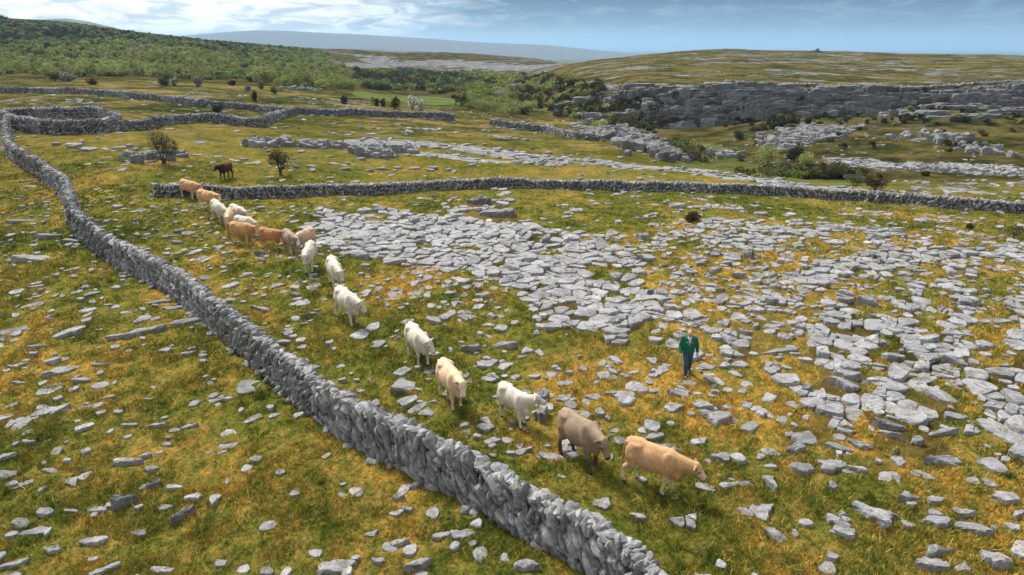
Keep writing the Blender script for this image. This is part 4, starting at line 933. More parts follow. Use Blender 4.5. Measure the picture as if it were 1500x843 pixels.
def cow_mesh(coat, neck=(.25, .0), nlen=.54, head_pitch=-35, head_yaw=0, swing=(.10, -.06, -.10, .08), cell=.026, belly=1.0, horns=False, blaze=False, seed=0, dark_legs=False):
    """x forward. neck = (pitch rad, yaw rad) ; head_pitch deg below horizontal"""
    rnd = np.random.default_rng(seed)
    f = Field((-1.25, -.85, -.02), (1.95, .85, 1.85), cell)
    # trunk
    f.ell((-.10, 0, .92), (.66, .33*belly, .355), .1)
    f.ell((.40, 0, .91), (.36, .275, .40), .1)
    f.ell((-.60, 0, 1.03), (.34, .265, .30), .1)
    f.ell((-.12, 0, .79), (.52, .28*belly, .26), .1)
    f.cone((-.80, 0, 1.24), (.42, 0, 1.21), .075, .10, .10)           # topline
    for s in (-1, 1):
        f.ell((-.50, s*.215, 1.20), (.11, .065, .06), .10)            # hook bones
        f.ell((-.87, s*.13, 1.17), (.07, .055, .07), .04)              # pin bones
        f.ell((.44, s*.185, .96), (.17, .12, .33), .045)                 # shoulder
        f.ell((-.64, s*.175, .92), (.24, .14, .33), .05)               # thigh
    f.ell((.68, 0, .72), (.16, .12, .22), .08)                         # brisket
    f.ell((-.42, 0, .66), (.14, .12, .10), .06)                        # udder / flank
    f.cone((-.62, 0, .72), (-.60, 0, .66), .10, .09, .05)
    # legs
    for i, (s, sw) in enumerate(((-1, swing[0]), (1, swing[1]))):
        y = s*.175
        f.cone((.47, y, .82), (.48+sw*.4, y*1.0, .50), .135, .082, .05)
        f.cone((.48+sw*.4, y, .50), (.49+sw*.35, y, .44), .080, .070, .03)
        f.cone((.49+sw*.4, y, .46), (.49+sw, y, .15), .060, .047, .03)
        f.cone((.49+sw, y, .14), (.52+sw, y, .10), .052, .050, .02)
        f.cone((.53+sw, y, .08), (.55+sw, y, .035), .052, .062, .015, (1, 1.1, 1))
    for i, (s, sw) in enumerate(((-1, swing[2]), (1, swing[3]))):
        y = s*.175
        f.cone((-.60, y, .88), (-.56+sw*.3, y*1.08, .66), .17, .115, .06)
        f.cone((-.58+sw*.3, y*1.08, .68), (-.76+sw*.6, y, .47), .115, .072, .04)
        f.cone((-.77+sw*.6, y, .48), (-.73+sw, y, .15), .066, .048, .03)
        f.cone((-.72+sw, y, .14), (-.69+sw, y, .10), .052, .050, .02)
        f.cone((-.69+sw, y, .08), (-.665+sw, y, .035), .052, .062, .015, (1, 1.1, 1))
    # neck
    npit, nyaw = neck
    n0 = np.array([.55, 0, 1.06]); L = nlen
    nd = np.array([math.cos(npit)*math.cos(nyaw), math.cos(npit)*math.sin(nyaw), math.sin(npit)])
    n1 = n0+nd*L
    f.cone(n0+np.array([0, 0, -.03]), n1, .25, .15, .10, (1, 1.15, 1))
    f.cone(n0+np.array([.02, 0, -.22]), n1+np.array([0, 0, -.10]), .16, .09, .08, (1, 1.5, 1))
    # head frame
    hp = R(head_pitch); hy = nyaw+R(head_yaw)
    hx = np.array([math.cos(hp)*math.cos(hy), math.cos(hp)*math.sin(hy), math.sin(hp)]); hyv = np.array([-math.sin(hy), math.cos(hy), 0]); hz = np.cross(hx, hyv)
    M = np.stack([hx, hyv, hz], 1); h0 = n1+hx*.0
    pt = lambda x, y, z: h0+hx*x+hyv*y+hz*z
    f.ell(pt(.04, 0, .0), (.16, .135, .145), .05, M)
    f.cone(pt(.08, 0, .0), pt(.32, 0, -.02), .128, .088, .04)
    f.ell(pt(.36, 0, -.025), (.075, .10, .08), .03, M)
    f.cone(pt(.10, 0, -.09), pt(.34, 0, -.075), .07, .045, .04)
    f.ell(pt(-.04, 0, .105), (.07, .085, .05), .04, M)                 # poll
    for s in (-1, 1):
        f.ell(pt(.10, s*.112, .045), (.045, .03, .035), .02, M)         # brow over the eye
        Me = np.stack([hx*.25+hyv*s*.97, hyv*.25-hx*s*.97 if s > 0 else hyv*.25+hx*.97, hz], 1)
        e0 = pt(-.05, s*.10, .05); e1 = pt(-.09, s*.29, .035)
        f.cone(e0, e1, .038, .030, .015); f.cone((e0+e1)/2+hz*.02, (e0+e1)/2-hz*.03, .04, .045, .01)
        if horns: f.cone(pt(-.06, s*.09, .12), pt(-.02, s*.21, .20), .028, .018, .01); f.cone(pt(-.02, s*.21, .20), pt(.05, s*.22, .28), .018, .012, .01)
    # tail
    f.cone((-.90, 0, 1.22), (-.98, .0, 1.10), .045, .034, .03); f.cone((-.98, 0, 1.10), (-1.01, .02, .62), .030, .024, .01); f.cone((-1.01, .02, .62), (-1.0, .03, .42), .034, .040, .01)
    V, Fq = f.mesh()
    c0, c1 = [np.array(c) for c in COATS[coat]]
    z = V[:, 2]; low = np.clip((.62-z)/.4, 0, 1)[:, None]
    dl = c1 if not dark_legs else c1*.42
    C = c0*(1-low)+dl*low
    belly_ = (np.clip((.72-z)/.15, 0, 1)*(np.abs(V[:, 0]) < .6))[:, None]*.5; C = C*(1-belly_)+c1*belly_
    mott = fbm(V[:, 0]*5+seed, V[:, 2]*5+V[:, 1]*4, 4, seed); C = C*(1+.20*mott[:, None]); fine = fbm(V[:, 0]*17+seed, V[:, 2]*13+V[:, 1]*15, 3, seed+3); C = C*(1+.16*fine[:, None]); dirt = np.clip((.40-z)/.3, 0, 1)*np.clip(.35+.9*fbm(V[:, 0]*6, V[:, 2]*8, 2, seed+5), 0, 1); C = C*(1-.45*dirt[:, None])+np.array([.10, .075, .045])*.45*dirt[:, None]
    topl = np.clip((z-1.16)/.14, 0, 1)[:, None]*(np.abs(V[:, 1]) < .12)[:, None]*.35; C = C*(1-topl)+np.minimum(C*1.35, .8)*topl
    C[z < .085] = (.05, .042, .035)                                   # hooves
    loc = (V-h0) @ M
    inh = (loc[:, 0] > -.12) & (loc[:, 0] < .55) & (np.abs(loc[:, 1]) < .16) & (np.abs(loc[:, 2]) < .22)
    face = inh & (loc[:, 0] > .14); C[face] = C[face]*.45+c1*.55 if not blaze else (.68, .62, .56)
    if blaze: C[inh & (np.abs(loc[:, 1]) < .05) & (loc[:, 2] > 0)] = (.7, .65, .6)
    muz = inh & (loc[:, 0] > .375); C[muz] = {'dun': (.05, .04, .038), 'greybrown': (.06, .05, .05), 'brown': (.03, .02, .02)}.get(coat, (.42, .235, .19))
    for s in (-1, 1):
        eye = np.linalg.norm(loc-np.array([.125, s*.128, .028]), axis=1) < .034; C[eye] = (.018, .014, .012)
        nos = np.linalg.norm(loc-np.array([.42, s*.045, .0]), axis=1) < .022; C[nos] = (.06, .035, .03)
        ear = (np.linalg.norm(loc-np.array([-.055, s*.20, .03]), axis=1) < .10) & (np.abs(loc[:, 1]) > .13)
        C[ear] = C[ear]*(.62 if coat in ('dun', 'greybrown', 'tan', 'cream', 'fawn') else .86)
    tt = (V[:, 0] < -.93) & (z < .62); C[tt] = C[tt]*.7
    if coat == 'dun' or dark_legs:
        d_ = np.clip((.50-z)/.2, 0, 1)[:, None]; C = C*(1-d_*.65)
    if coat == 'brown':
        d_ = np.clip((V[:, 0]-.25)/.5, 0, 1)[:, None]; C = C*(1-d_*.6)
    return make_mesh('cow', V, [Fq], 'hide', True, np.clip(C, .01, 1))
COWS = [
 (953, 714, -31, .98, dict(coat='tan', nlen=.68, neck=(-.06, .10), head_pitch=-38, head_yaw=8, swing=(-.10, .10, -.12, .16)), 'tan cow leading the file, head stretched low and forward, nearest the bottom edge', 'the leading tan cow'),
 (853, 677, -58, 1.08, dict(coat='dun', neck=(-.12, -.10), head_pitch=-58, head_yaw=10, swing=(.10, -.08, -.12, .06), belly=1.05), 'grey-brown cow with dark lower legs and lowered head, just behind the leading tan one', 'the grey-brown cow with dark legs'),
 (753, 617, -50, .86, dict(coat='white', neck=(.30, .55), head_pitch=-22, head_yaw=16, swing=(.12, -.10, .08, -.06), belly=.92), 'small slim white heifer with its head turned to look over the field at the right', 'the small white heifer'),
 (661, 586, -62, 1.0, dict(coat='cream', neck=(.16, -.05), head_pitch=-52, head_yaw=-14, swing=(.06, -.08, .1, -.05), belly=1.06), 'pale apricot cow with white face looking straight towards the viewer', 'the pale apricot cow'),
 (613, 527, -60, 1.0, dict(coat='white', neck=(.05, .10), head_pitch=-50, head_yaw=22, swing=(-.08, .08, .06, -.08)), 'white cow with ears out, walking alone between the apricot cow and the cream-white cow behind', 'the white cow ahead of the apricot cow'),
 (511, 471, -50, 1.06, dict(coat='white', neck=(.02, .12), head_pitch=-45, head_yaw=18, swing=(.10, -.08, -.10, .10), belly=1.05), 'stout cream-white cow with lowered head, first of the row of white cattle up the slope', 'the stout cream-white cow'),
 (492, 421, -64, 1.0, dict(coat='white', neck=(-.02, .12), head_pitch=-60, head_yaw=12, swing=(-.1, .1, .1, -.05)), 'white cow with head down, directly behind the stout cream-white one', 'the white cow with head down'),
 (456, 396, -87, .95, dict(coat='white', neck=(.10, 0), head_pitch=-62, head_yaw=0, swing=(.05, -.05, .05, -.05)), 'narrow white cow seen head-on beside the edge of the stone pavement', 'the white cow seen head-on'),
 (450, 368, -115, .86, dict(coat='fawn', neck=(.10, .1), head_pitch=-50, head_yaw=-20), 'dull fawn cow mostly hidden behind the head-on white cow', 'the half-hidden fawn cow'),
 (427, 371, -54, .92, dict(coat='greybrown', neck=(.05, .12), head_pitch=-58, head_yaw=12, blaze=True, swing=(.1, -.06, -.08, .08), belly=1.05), 'grey-brown cow with a bright white face and pale feet', 'the white-faced grey-brown cow'),
 (398, 363, -24, .86, dict(coat='rust', neck=(.18, .1), head_pitch=-35, head_yaw=5, swing=(.08, -.08, .1, -.1)), 'rust-orange cow standing just left of the white-faced grey-brown cow', 'the rust-orange cow'),
 (357, 358, -14, .92, dict(coat='deeptan', neck=(.02, -.08), head_pitch=-45, head_yaw=-22, swing=(-.08, .1, .1, -.06), belly=1.05), 'golden tan cow at the lower front of the bunched group', 'the golden tan cow'),
 (361, 345, -26, .88, dict(coat='white', neck=(-.22, .05), head_pitch=-55, head_yaw=10), 'white cow with lowered head showing above the back of the golden tan cow', 'the white cow over the golden back'),
 (339, 337, -78, .92, dict(coat='fawn', neck=(.1, .1), head_pitch=-45, head_yaw=0), 'pinkish fawn cow squeezed in the middle of the bunched group', 'the pinkish fawn cow'),
 (350, 328, -38, .86, dict(coat='white', neck=(-.05, .05), head_pitch=-45, head_yaw=5), 'white cow at the top of the bunched group, only its back and neck visible', 'the white cow topmost in the bunch'),
 (322, 326, -46, .94, dict(coat='white', neck=(-.08, .15), head_pitch=-55, head_yaw=8, swing=(.1, -.1, .08, -.1), belly=1.08), 'round bright white cow at the left side of the bunched group', 'the round white cow'),
 (306, 309, -24, .94, dict(coat='tan', neck=(.08, .05), head_pitch=-40, head_yaw=-25, swing=(.05, -.08, .08, -.05)), 'sandy tan cow with whitish lower face, second from the back of the file', 'the sandy tan cow'),
 (279, 291, -24, .92, dict(coat='tan', neck=(.05, .1), head_pitch=-45, head_yaw=10, swing=(-.08, .08, .06, -.08)), 'tan cow at the tail end of the file, by the end of the middle wall', 'the last tan cow'),
 (330, 266, 258, .92, dict(coat='brown', neck=(.06, -.2), head_pitch=-40, head_yaw=-10, swing=(.05, -.05, .06, -.1), belly=1.1), 'dark red-brown cow standing apart on the far side of the middle wall', 'the dark red-brown cow'),
]
LANDMARKS = []
for i, (u, v, hd, sc, kw, lab, short) in enumerate(COWS):
    x, y, z = hit(u, v)
    if i == 18: x, y, z = hit(331, 262)
    me = cow_mesh(seed=i+1, cell=.024 if v > 460 else .032, **kw)
    o = link('cow', me); o.location = (x, y, z-.02); o.rotation_euler = (0, 0, R(hd)); o.scale = (sc*.90, sc*.94, sc*1.06)
    # follow the slope of the ground a little
    c_, s_ = math.cos(R(hd)), math.sin(R(hd)); zf = float(ground_z(x+.5*c_, y+.5*s_)); zr = float(ground_z(x-.65*c_, y-.65*s_))
    tilt = math.atan2(zf-zr, 1.15)*.9; o.location.z = (zf+zr)/2-.02; o.rotation_euler = (0, -tilt, R(hd))
    tag(o, lab, 'cow', 'cattle walking in file across the pasture' if i < 18 else None)
    LANDMARKS.append((short, u, v-20*(v/500)))

# ------------------------------------------------------------------ the farmer
def person():
    x, y, z = hit(1005, 551); root = empty('person', (x, y, z), R(-98)); root['label'] = 'bald man in green jacket and blue jeans walking down the pasture with a stick'; root['category'] = 'person'
    root.scale = (1.04,)*3
    SK = (.56, .30, .22)
    cell = .011
    f = Field((-.55, -.55, -.02), (.6, .55, 1.85), cell)
    # skeleton: x forward, y left; right leg forward
    hipL, hipR = (0, .09, .93), (0, -.09, .93)
    legs = [((0, .09, .90), (-.02, .10, .51), (-.27, .11, .16), .075, .052, .036), ((0, -.09, .90), (.17, -.07, .52), (.20, -.05, .10), .075, .052, .036)]
    f.cone((0, 0, .95), (0, 0, 1.12), .115, .115, .05, (1, .85, 1)); f.cone((0, 0, 1.12), (-.01, 0, 1.38), .12, .13, .06, (1, .78, 1))
    f.cone((-.01, -.15, 1.42), (-.01, .15, 1.42), .06, .06, .05)
    for a, b_, c, r1, r2, r3 in legs:
        f.cone(a, b_, r1, r2, .03); f.cone(b_, c, r2, r3, .02); f.cone(c, (c[0]+.12, c[1], .045), .04, .035, .02)
    # arms: right hand forward on the stick, left hanging slightly out
    armR = [(-.01, -.20, 1.42), (-.02, -.275, 1.14), (.14, -.27, .92)]
    armL = [(-.01, .20, 1.42), (-.06, .285, 1.15), (.03, .30, .90)]
    for A3 in (armR, armL): f.cone(A3[0], A3[1], .052, .042, .03); f.cone(A3[1], A3[2], .040, .028, .015)
    # neck and head
    f.cone((-.01, 0, 1.42), (.02, 0, 1.54), .062, .058, .03)
    hc = np.array([.045, 0, 1.64]); f.ell(hc, (.098, .078, .115), .02); f.ell(hc+(.035, 0, -.06), (.062, .056, .062), .03)
    f.ell(hc+(.105, 0, -.02), (.018, .013, .028), .012); f.ell(hc+(.085, 0, .022), (.02, .05, .012), .012); f.ell(hc+(.088, 0, -.065), (.014, .026, .010), .008)
    for s in (-1, 1): f.ell(hc+(-.005, s*.080, -.01), (.020, .012, .032), .008)
    # hands: palm, four bent fingers of different length and a thumb
    def hand(w_, fwd, down, side, grip):
        w_ = np.array(w_); fwd, down, side = map(np.array, (fwd, down, side))
        palm = w_+down*.055; f.cone(w_, palm+down*.02, .030, .036, .015); f.cone(palm-fwd*.022, palm+fwd*.022, .028, .028, .012)
        for j, (off_, ln) in enumerate(((.033, .072), (.011, .08), (-.011, .074), (-.032, .058))):
            k0 = palm+down*.035+fwd*off_; g = side*(.6 if grip else .2)
            k1 = k0+(down*(.5 if grip else .9)+g)*ln*.5; k2 = k1+(down*(-.1 if grip else .75)+g*1.5)*ln*.5
            f.cone(k0, k1, .0105, .0095, .004); f.cone(k1, k2, .0095, .008, .003)
        t0 = w_+down*.03+fwd*.03; t1 = t0+fwd*.03+down*.02+side*.01; t2 = t1+down*.03+side*.012; f.cone(t0, t1, .014, .012, .006); f.cone(t1, t2, .012, .009, .003)
    hand(armR[2], (1, 0, 0), (.25, 0, -.95), (0, .8, 0), True); hand(armL[2], (1, 0, 0), (.15, .05, -.98), (0, -1, 0), False)
    V, Fq = f.mesh(); C = np.tile(np.array([SK]), (len(V), 1)); loc = V-hc
    scalp = (loc[:, 2] > .02)[:, None]*.18; C = C*(1-scalp)+np.array([.66, .42, .34])*scalp
    C[(np.linalg.norm(loc-(.10, 0, -.068), axis=1) < .02)] = (.36, .12, .10)
    for s in (-1, 1): C[np.linalg.norm(loc-(.092, s*.032, .005), axis=1) < .011] = (.05, .035, .03)
    ck = (np.abs(loc[:, 1]) > .02) & (loc[:, 0] > .05) & (loc[:, 2] < -.01) & (loc[:, 2] > -.06); C[ck] *= (1.1, .8, .78)
    link('body', make_mesh('body', V, [Fq], 'skin', True, C), root)
    # clothes
    def garment(name, fn, col, mat='cloth', cut=None, cell_=.013):
        g = Field((-.55, -.6, -.02), (.65, .6, 1.8), cell_); fn(g)
        if cut is not None:
            G = np.stack(np.meshgrid(*g.ax, indexing='ij'), -1); g.D = np.maximum(g.D, cut(G))
        v_, q_ = g.mesh(); n = fbm(v_[:, 0]*14, v_[:, 2]*10+v_[:, 1]*9, 3, 3)[:, None]
        return link(name, make_mesh(name, v_, [q_], mat, True, np.clip(np.array([col])*(1+.18*n), 0, 1)), root)
    def jeans(g):
        g.cone((0, 0, .93), (0, 0, 1.06), .125, .125, .04, (1, .82, 1))
        for a, b_, c, r1, r2, r3 in legs:
            g.cone(a, b_, r1+.022, r2+.022, .03); g.cone(b_, (c[0], c[1], .14), r2+.02, r3+.024, .02)
    garment('jeans', jeans, (.04, .07, .125), cut=lambda G: .12-G[..., 2])
    def jacket(g):
        g.cone((0, 0, .96), (0, 0, 1.16), .168, .162, .04, (1, .80, 1)); g.cone((0, 0, 1.16), (-.01, 0, 1.37), .162, .165, .05, (1, .74, 1))
        g.cone((-.01, -.17, 1.425), (-.01, .17, 1.425), .072, .072, .05)
        for A3 in (armR, armL):
            g.cone(A3[0], A3[1], .078, .064, .04); e = np.array(A3[1])+(np.array(A3[2])-np.array(A3[1]))*.93; g.cone(A3[1], e, .062, .050, .02); g.cone(e-(.0, 0, -.012), e, .052, .046, .008)
        g.cone((-.01, 0, 1.49), (.0, 0, 1.50), .088, .085, .02)
    def jcut(G):
        neckhole = .062-np.hypot(G[..., 0]-.03, G[..., 1])+0*G[..., 2]
        neckhole = np.where(G[..., 2] > 1.40, neckhole, -1)
        opening = np.where((G[..., 0] > .05) & (G[..., 2] > 1.16), (.045*np.clip((G[..., 2]-1.14)/.3, 0, 1))-np.abs(G[..., 1]), -1)
        return np.maximum(np.maximum(.93-G[..., 2], neckhole), opening)
    jk = garment('jacket', jacket, (.010, .105, .062), cut=jcut)
    def shirt(g):
        g.cone((0, 0, 1.05), (.01, 0, 1.40), .135, .135, .03, (1, .80, 1)); g.cone((.0, 0, 1.42), (.025, 0, 1.50), .075, .068, .02)
    garment('shirt', shirt, (.50, .47, .52), cut=lambda G: np.maximum(.98-G[..., 2], G[..., 2]-1.51))
    for a, b_, c, r1, r2, r3 in legs:
        def boot(g, c=c):
            h_ = c[2]-.10; g.cone((c[0]-.01, c[1], .26+h_), (c[0], c[1], .07+h_), .062, .058, .02); g.cone((c[0]-.02, c[1], .055+h_), (c[0]+.17, c[1], .045), .054, .046, .02, (1, 1.05, 1))
        garment('boot', boot, (.05, .045, .035), 'hide', cell_=.013)
    # patches on the chest of the jacket
    for s, cz in ((-1, 1.33), (1, 1.34)):
        n_ = 10; ww = .07 if s < 0 else .045; V = []; 
        for k, (dy, dz) in enumerate(((-ww/2, -.012), (ww/2, -.012), (ww/2, .012), (-ww/2, .012))):
            for dx in (0, .006): V.append((.155+dx-abs(.085)*.12, s*.085+dy, cz+dz))
        Fq = [[0, 2, 3, 1], [2, 4, 5, 3], [4, 6, 7, 5], [6, 0, 1, 7], [1, 3, 5, 7], [0, 6, 4, 2]]
        link('badge', make_mesh('badge', V, [Fq], 'cloth', False, np.tile([[.5, .55, .5]], (8, 1))), jk)
    # ring of short grey hair
    def hair(g): g.ell(hc+(-.022, 0, -.005), (.092, .086, .085), .0)
    def hcut(G):
        return np.maximum(np.maximum(G[..., 2]-(hc[2]+.045), (hc[2]-.055)-G[..., 2]), G[..., 0]-(hc[0]-.005))
    garment('hair', hair, (.42, .38, .34), 'cloth', hcut, .009)
    # the stick, held in his right hand
    bpy.context.view_layer.update()
    g0 = root.matrix_world @ Vector((.185, -.25, .86)); g1 = Vector(hit(994, 553)); 
    g1 = root.matrix_world @ Vector((.30, -.42, 0)); g1.z = float(ground_z(g1.x, g1.y))-.03
    top = g0+(g0-g1).normalized()*.10; pts = [g1+(top-g1)*t + Vector((.012*math.sin(t*7), .01*math.cos(t*5), 0)) for t in np.linspace(0, 1, 9)]
    V, Fq = [], []
    for i_, p in enumerate(pts):
        for k in range(8): V.append((p.x+(.011+.004*i_/8)*math.cos(k*math.pi/4), p.y+(.011+.004*i_/8)*math.sin(k*math.pi/4), p.z))
    for i_ in range(8):
        for k in range(8): Fq.append([i_*8+k, i_*8+(k+1) % 8, i_*8+8+(k+1) % 8, i_*8+8+k])
    Fq = [Fq]; V = np.array(V); me = make_mesh('walking_stick', V, Fq, 'bark', True, np.tile([[.50, .40, .24]], (len(V), 1)))
    tag(link('walking_stick', me), "thin pale walking stick in the man's right hand, its tip on the grass", 'stick')
from mathutils import Vector
person()
LANDMARKS.append(('the man in the green jacket', 1005, 520))
# ------------------------------------------------------------------ the 300 largest rocks, each its own thing
LANDMARKS += [('the leggy hawthorn by the middle wall', 241, 225), ('the dark brown thorn bush', 411, 240), ('the bottom left corner of the field', 0, 843), ('the bottom right corner of the field', 1500, 843),
 ('the top of the central stone pavement', 715, 300), ('the left end of the central stone pavement', 440, 345), ('the right tip of the central stone pavement', 965, 465), ('the right edge of the field halfway up', 1500, 540),
 ('the brown bracken clump', 1015, 322), ('the straggling shrub at the right', 1485, 345), ('the grey crag at the brow', 930, 205), ('the foot of the long wall', 990, 843),
 ('the left edge of the field halfway up', 0, 480), ('the left end of the middle wall', 228, 275), ('the fern between the slabs', 1312, 660), ('the middle of the bottom edge', 700, 843), ('the far right end of the middle wall', 1500, 300),
 ('the middle of the right-hand rows of blocks', 1330, 500), ('the centre of the stone pavement', 720, 380)]
ORD = ['nearest', 'second nearest', 'third nearest', 'fourth nearest', 'fifth nearest', 'sixth nearest', 'seventh nearest', 'eighth nearest', 'ninth nearest', 'tenth nearest', 'eleventh nearest', 'twelfth nearest']
info = []
for r in SOLO:
    x, y, z = r['p']; u, v = project(x, y, z+r['h']); u, v = float(u), float(v)
    best = min(LANDMARKS, key=lambda L: (L[1]-u)**2+((L[2]-v)*1.6)**2); du, dv = u-best[1], (v-best[2])*1.6
    side = ('right of' if du > 0 else 'left of') if abs(du) > abs(dv) else ('below' if dv > 0 else 'above')
    info.append([r, best[0], side, math.hypot(du, dv)])
grp = {}
for it in info: grp.setdefault((it[1], it[2]), []).append(it)
seen = {}
for (lm, side), its in grp.items():
    its.sort(key=lambda t: t[3])
    for k, (r, _, _, _) in enumerate(its):
        asp = max(r['w'], r['l'])/max(.01, min(r['w'], r['l'])); big = max(r['w'], r['l'])
        sz = 'broad' if big > 1.25 else ('sizeable' if big > .85 else ('middling' if big > .6 else 'small'))
        shp = 'elongated' if asp > 1.9 else ('thick' if r['h'] > .26 else ('flat' if r['h'] < .13 else 'squat'))
        tn = 'dark grey' if r['tone'] < .8 else ('pale' if r['tone'] > 1.08 else 'grey')
        rank = ORD[k] if k < len(ORD) else '%dth nearest' % (k+1)
        lab = f'{sz} {shp} {tn} stone, {rank} {side} {lm}'
        if len(lab.split()) > 16: lab = f'{shp} {tn} stone, {rank} {side} {lm}'
        if len(lab.split()) > 16: lab = f'{shp} stone {rank} {side} {lm}'
        nm = 'limestone_rock'
        o = link(nm, make_mesh(nm, r['V'], [r['Fq'], r['Ft']], 'limestone', False, mossy_top(r))); o.location = r['p']
        tag(o, lab, 'rock', 'limestone rocks scattered over the pasture')
# ------------------------------------------------------------------ far hills across the lowland
def far_hill(name, prof, dist, depth, seed, base=-62):
    """a long rounded hill: prof = (u, v) skyline points at the given distance"""
    us = np.linspace(prof[0][0], prof[-1][0], 160); vs = np.interp(us, [p[0] for p in prof], [p[1] for p in prof])
    X = dist*azim(us, vs); top = H + dist*slope(vs); t = np.linspace(0, 1, 26)
    prof_t = np.sin(np.pi*t)**.8
    XX = X[None]*np.ones((26, 1)); YY = dist + (t[:, None]-.5)*depth + 0*X[None]
    ZZ = base + (top-base)[None]*prof_t[:, None] * (1 + .05*fbm(XX/900, YY/700, 4, seed))
    V = np.stack([XX, YY, ZZ], -1).reshape(-1, 3); i = np.arange(26*160).reshape(26, 160)
    Fq = np.stack([i[:-1, :-1], i[:-1, 1:], i[1:, 1:], i[1:, :-1]], -1).reshape(-1, 4)
    o = link(name, make_mesh(name, V, [Fq], 'turf', True, np.tile([[.62, .6, 0, .4]], (len(V), 1)))); tag(o, kind='structure')  # pale limestone tone, also lightened in colour to add to the haze fade
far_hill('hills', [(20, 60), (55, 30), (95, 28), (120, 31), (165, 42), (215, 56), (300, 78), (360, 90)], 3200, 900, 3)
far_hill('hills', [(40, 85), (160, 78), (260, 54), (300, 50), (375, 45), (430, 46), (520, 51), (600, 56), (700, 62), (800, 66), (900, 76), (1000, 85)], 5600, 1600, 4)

# ------------------------------------------------------------------ air
def box_mesh(name, a, b):
    V = [(x, y, z) for x in (a[0], b[0]) for y in (a[1], b[1]) for z in (a[2], b[2])]
    Fq = [[0, 1, 3, 2], [4, 6, 7, 5], [0, 4, 5, 1], [2, 3, 7, 6], [0, 2, 6, 4], [1, 5, 7, 3]]
    return make_mesh(name, V, [Fq])
HAZE = True
if HAZE:
    me = box_mesh('haze', (-110000, -3500, -64), (110000, 46000, 200))
    m = bpy.data.materials.new('haze'); m.use_nodes = True; nt = m.node_tree; nt.nodes.clear()
    out = nt.nodes.new('ShaderNodeOutputMaterial'); vol = nt.nodes.new('ShaderNodeVolumePrincipled')
    vol.inputs['Color'].default_value = (.42, .70, 1, 1); vol.inputs['Density'].default_value = .00011; vol.inputs['Anisotropy'].default_value = .2
    nt.links.new(vol.outputs[0], out.inputs['Volume']); me.materials.append(m)
    tag(link('haze', me), kind='stuff')

# ------------------------------------------------------------------ sky and sun
SUN_EL, SUN_AZ = R(52), R(-38)      # azimuth from +Y towards +X
w = bpy.data.worlds.new('World'); scene.world = w; w.use_nodes = True; nt = w.node_tree; nt.nodes.clear(); q = N(nt)
out = q.n('ShaderNodeOutputWorld'); bg = q.n('ShaderNodeBackground'); nt.links.new(bg.outputs[0], out.inputs[0])
sky = q.n('ShaderNodeTexSky', sky_type='NISHITA'); sky.sun_disc = False; sky.sun_elevation = SUN_EL; sky.sun_rotation = SUN_AZ
sky.air_density = 1.0; sky.dust_density = .6; sky.ozone_density = 3.0
dirv = q.n('ShaderNodeTexCoord').outputs['Generated']
sepv = q.n('ShaderNodeSeparateXYZ'); q.set(sepv.inputs[0], dirv); X_, Y_, Z_ = sepv.outputs
el = q.math('ABSOLUTE', Z_)
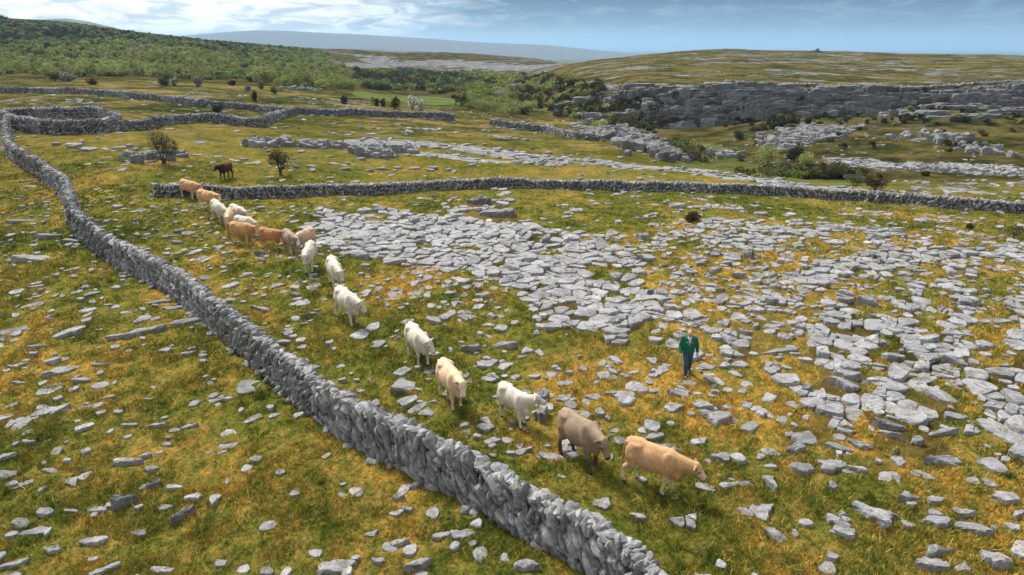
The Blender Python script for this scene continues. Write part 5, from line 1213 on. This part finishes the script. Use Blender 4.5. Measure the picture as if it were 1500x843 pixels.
# cloud deck seen edge-on: stretch along the horizon, more open higher up
cv = q.n('ShaderNodeCombineXYZ'); q.set(cv.inputs[0], q.math('MULTIPLY', X_, 3.2)); q.set(cv.inputs[1], q.math('MULTIPLY', Y_, 3.2)); q.set(cv.inputs[2], q.math('MULTIPLY', Z_, 48))
n1 = q.noise(cv.outputs[0], 1.0, 8, .60, .6)
cv2 = q.n('ShaderNodeCombineXYZ'); q.set(cv2.inputs[0], q.math('MULTIPLY', X_, 15)); q.set(cv2.inputs[1], q.math('MULTIPLY', Y_, 15)); q.set(cv2.inputs[2], q.math('MULTIPLY', Z_, 75))
n2 = q.noise(cv2.outputs[0], 1.0, 7, .62, .8)
leftb = q.rng(X_, .0, -.30)                                  # the west is overcast, the east open
over = q.rng(Z_, .14, .40)                                    # thick cloud higher up, out of view
cov = q.math('ADD', q.math('ADD', q.math('MULTIPLY', n1, .62), q.math('MULTIPLY', n2, .40)), q.math('ADD', q.math('MULTIPLY', leftb, .50), q.math('MULTIPLY', over, .42)))
cm = q.rng(cov, .56, .80)
thin = q.math('MULTIPLY', q.rng(n2, .50, .66), .5)
cm = q.math('MAXIMUM', cm, thin)
ccol = q.mix(q.rng(n2, .42, .57), (3.3, 3.6, 3.9, 1), (6.4, 6.3, 6.1, 1))
ccol = q.mix(q.math('MAXIMUM', q.rng(X_, .1, -.35), over), q.mix(1.0, ccol, (.24, .38, .50, 1), 'MULTIPLY'), ccol)
SKYK = 1.0
blue = q.mix(q.rng(Z_, .0, .062), (.7, 1.6, 2.5, 1), (.0, .28, .95, 1))
base = q.mix(.9, sky.outputs[0], blue)
skyc = q.mix(cm, base, ccol); skyc = q.mix(over, skyc, q.mix(1.0, skyc, (.80, .80, .80, 1), 'MULTIPLY'))
glow = q.mix(q.rng(q.math('ABSOLUTE', Z_), .03, 0), skyc, q.mix(q.rng(X_, .25, -.35), (1.7, 2.7, 3.5, 1), (4.4, 4.8, 5.0, 1)))
q.set(bg.inputs[0], glow); bg.inputs[1].default_value = .1
sun = bpy.data.lights.new('sun', 'SUN'); sun.energy = 2.7; sun.angle = R(14); sun.color = (1, .95, .87)
so = bpy.data.objects.new('sun', sun); COL.objects.link(so)
from mathutils import Vector
d = Vector((math.sin(SUN_AZ)*math.cos(SUN_EL), math.cos(SUN_AZ)*math.cos(SUN_EL), math.sin(SUN_EL)))
so.rotation_euler = d.to_track_quat('Z', 'Y').to_euler()

# ------------------------------------------------------------------ camera and output
cam = bpy.data.cameras.new('camera'); co = bpy.data.objects.new('camera', cam); COL.objects.link(co)
co.location = (0, 0, H); co.rotation_euler = (math.pi/2 - PITCH, 0, 0)
cam.sensor_width = 36; cam.lens = 36*F/1500; cam.clip_start = .5; cam.clip_end = 150000
scene.camera = co
scene.render.engine = 'CYCLES'
scene.cycles.max_bounces = 6; scene.cycles.volume_bounces = 0
scene.view_settings.view_transform = 'Standard'; scene.view_settings.look = 'None'; scene.view_settings.gamma = 1; scene.view_settings.exposure = 1.2
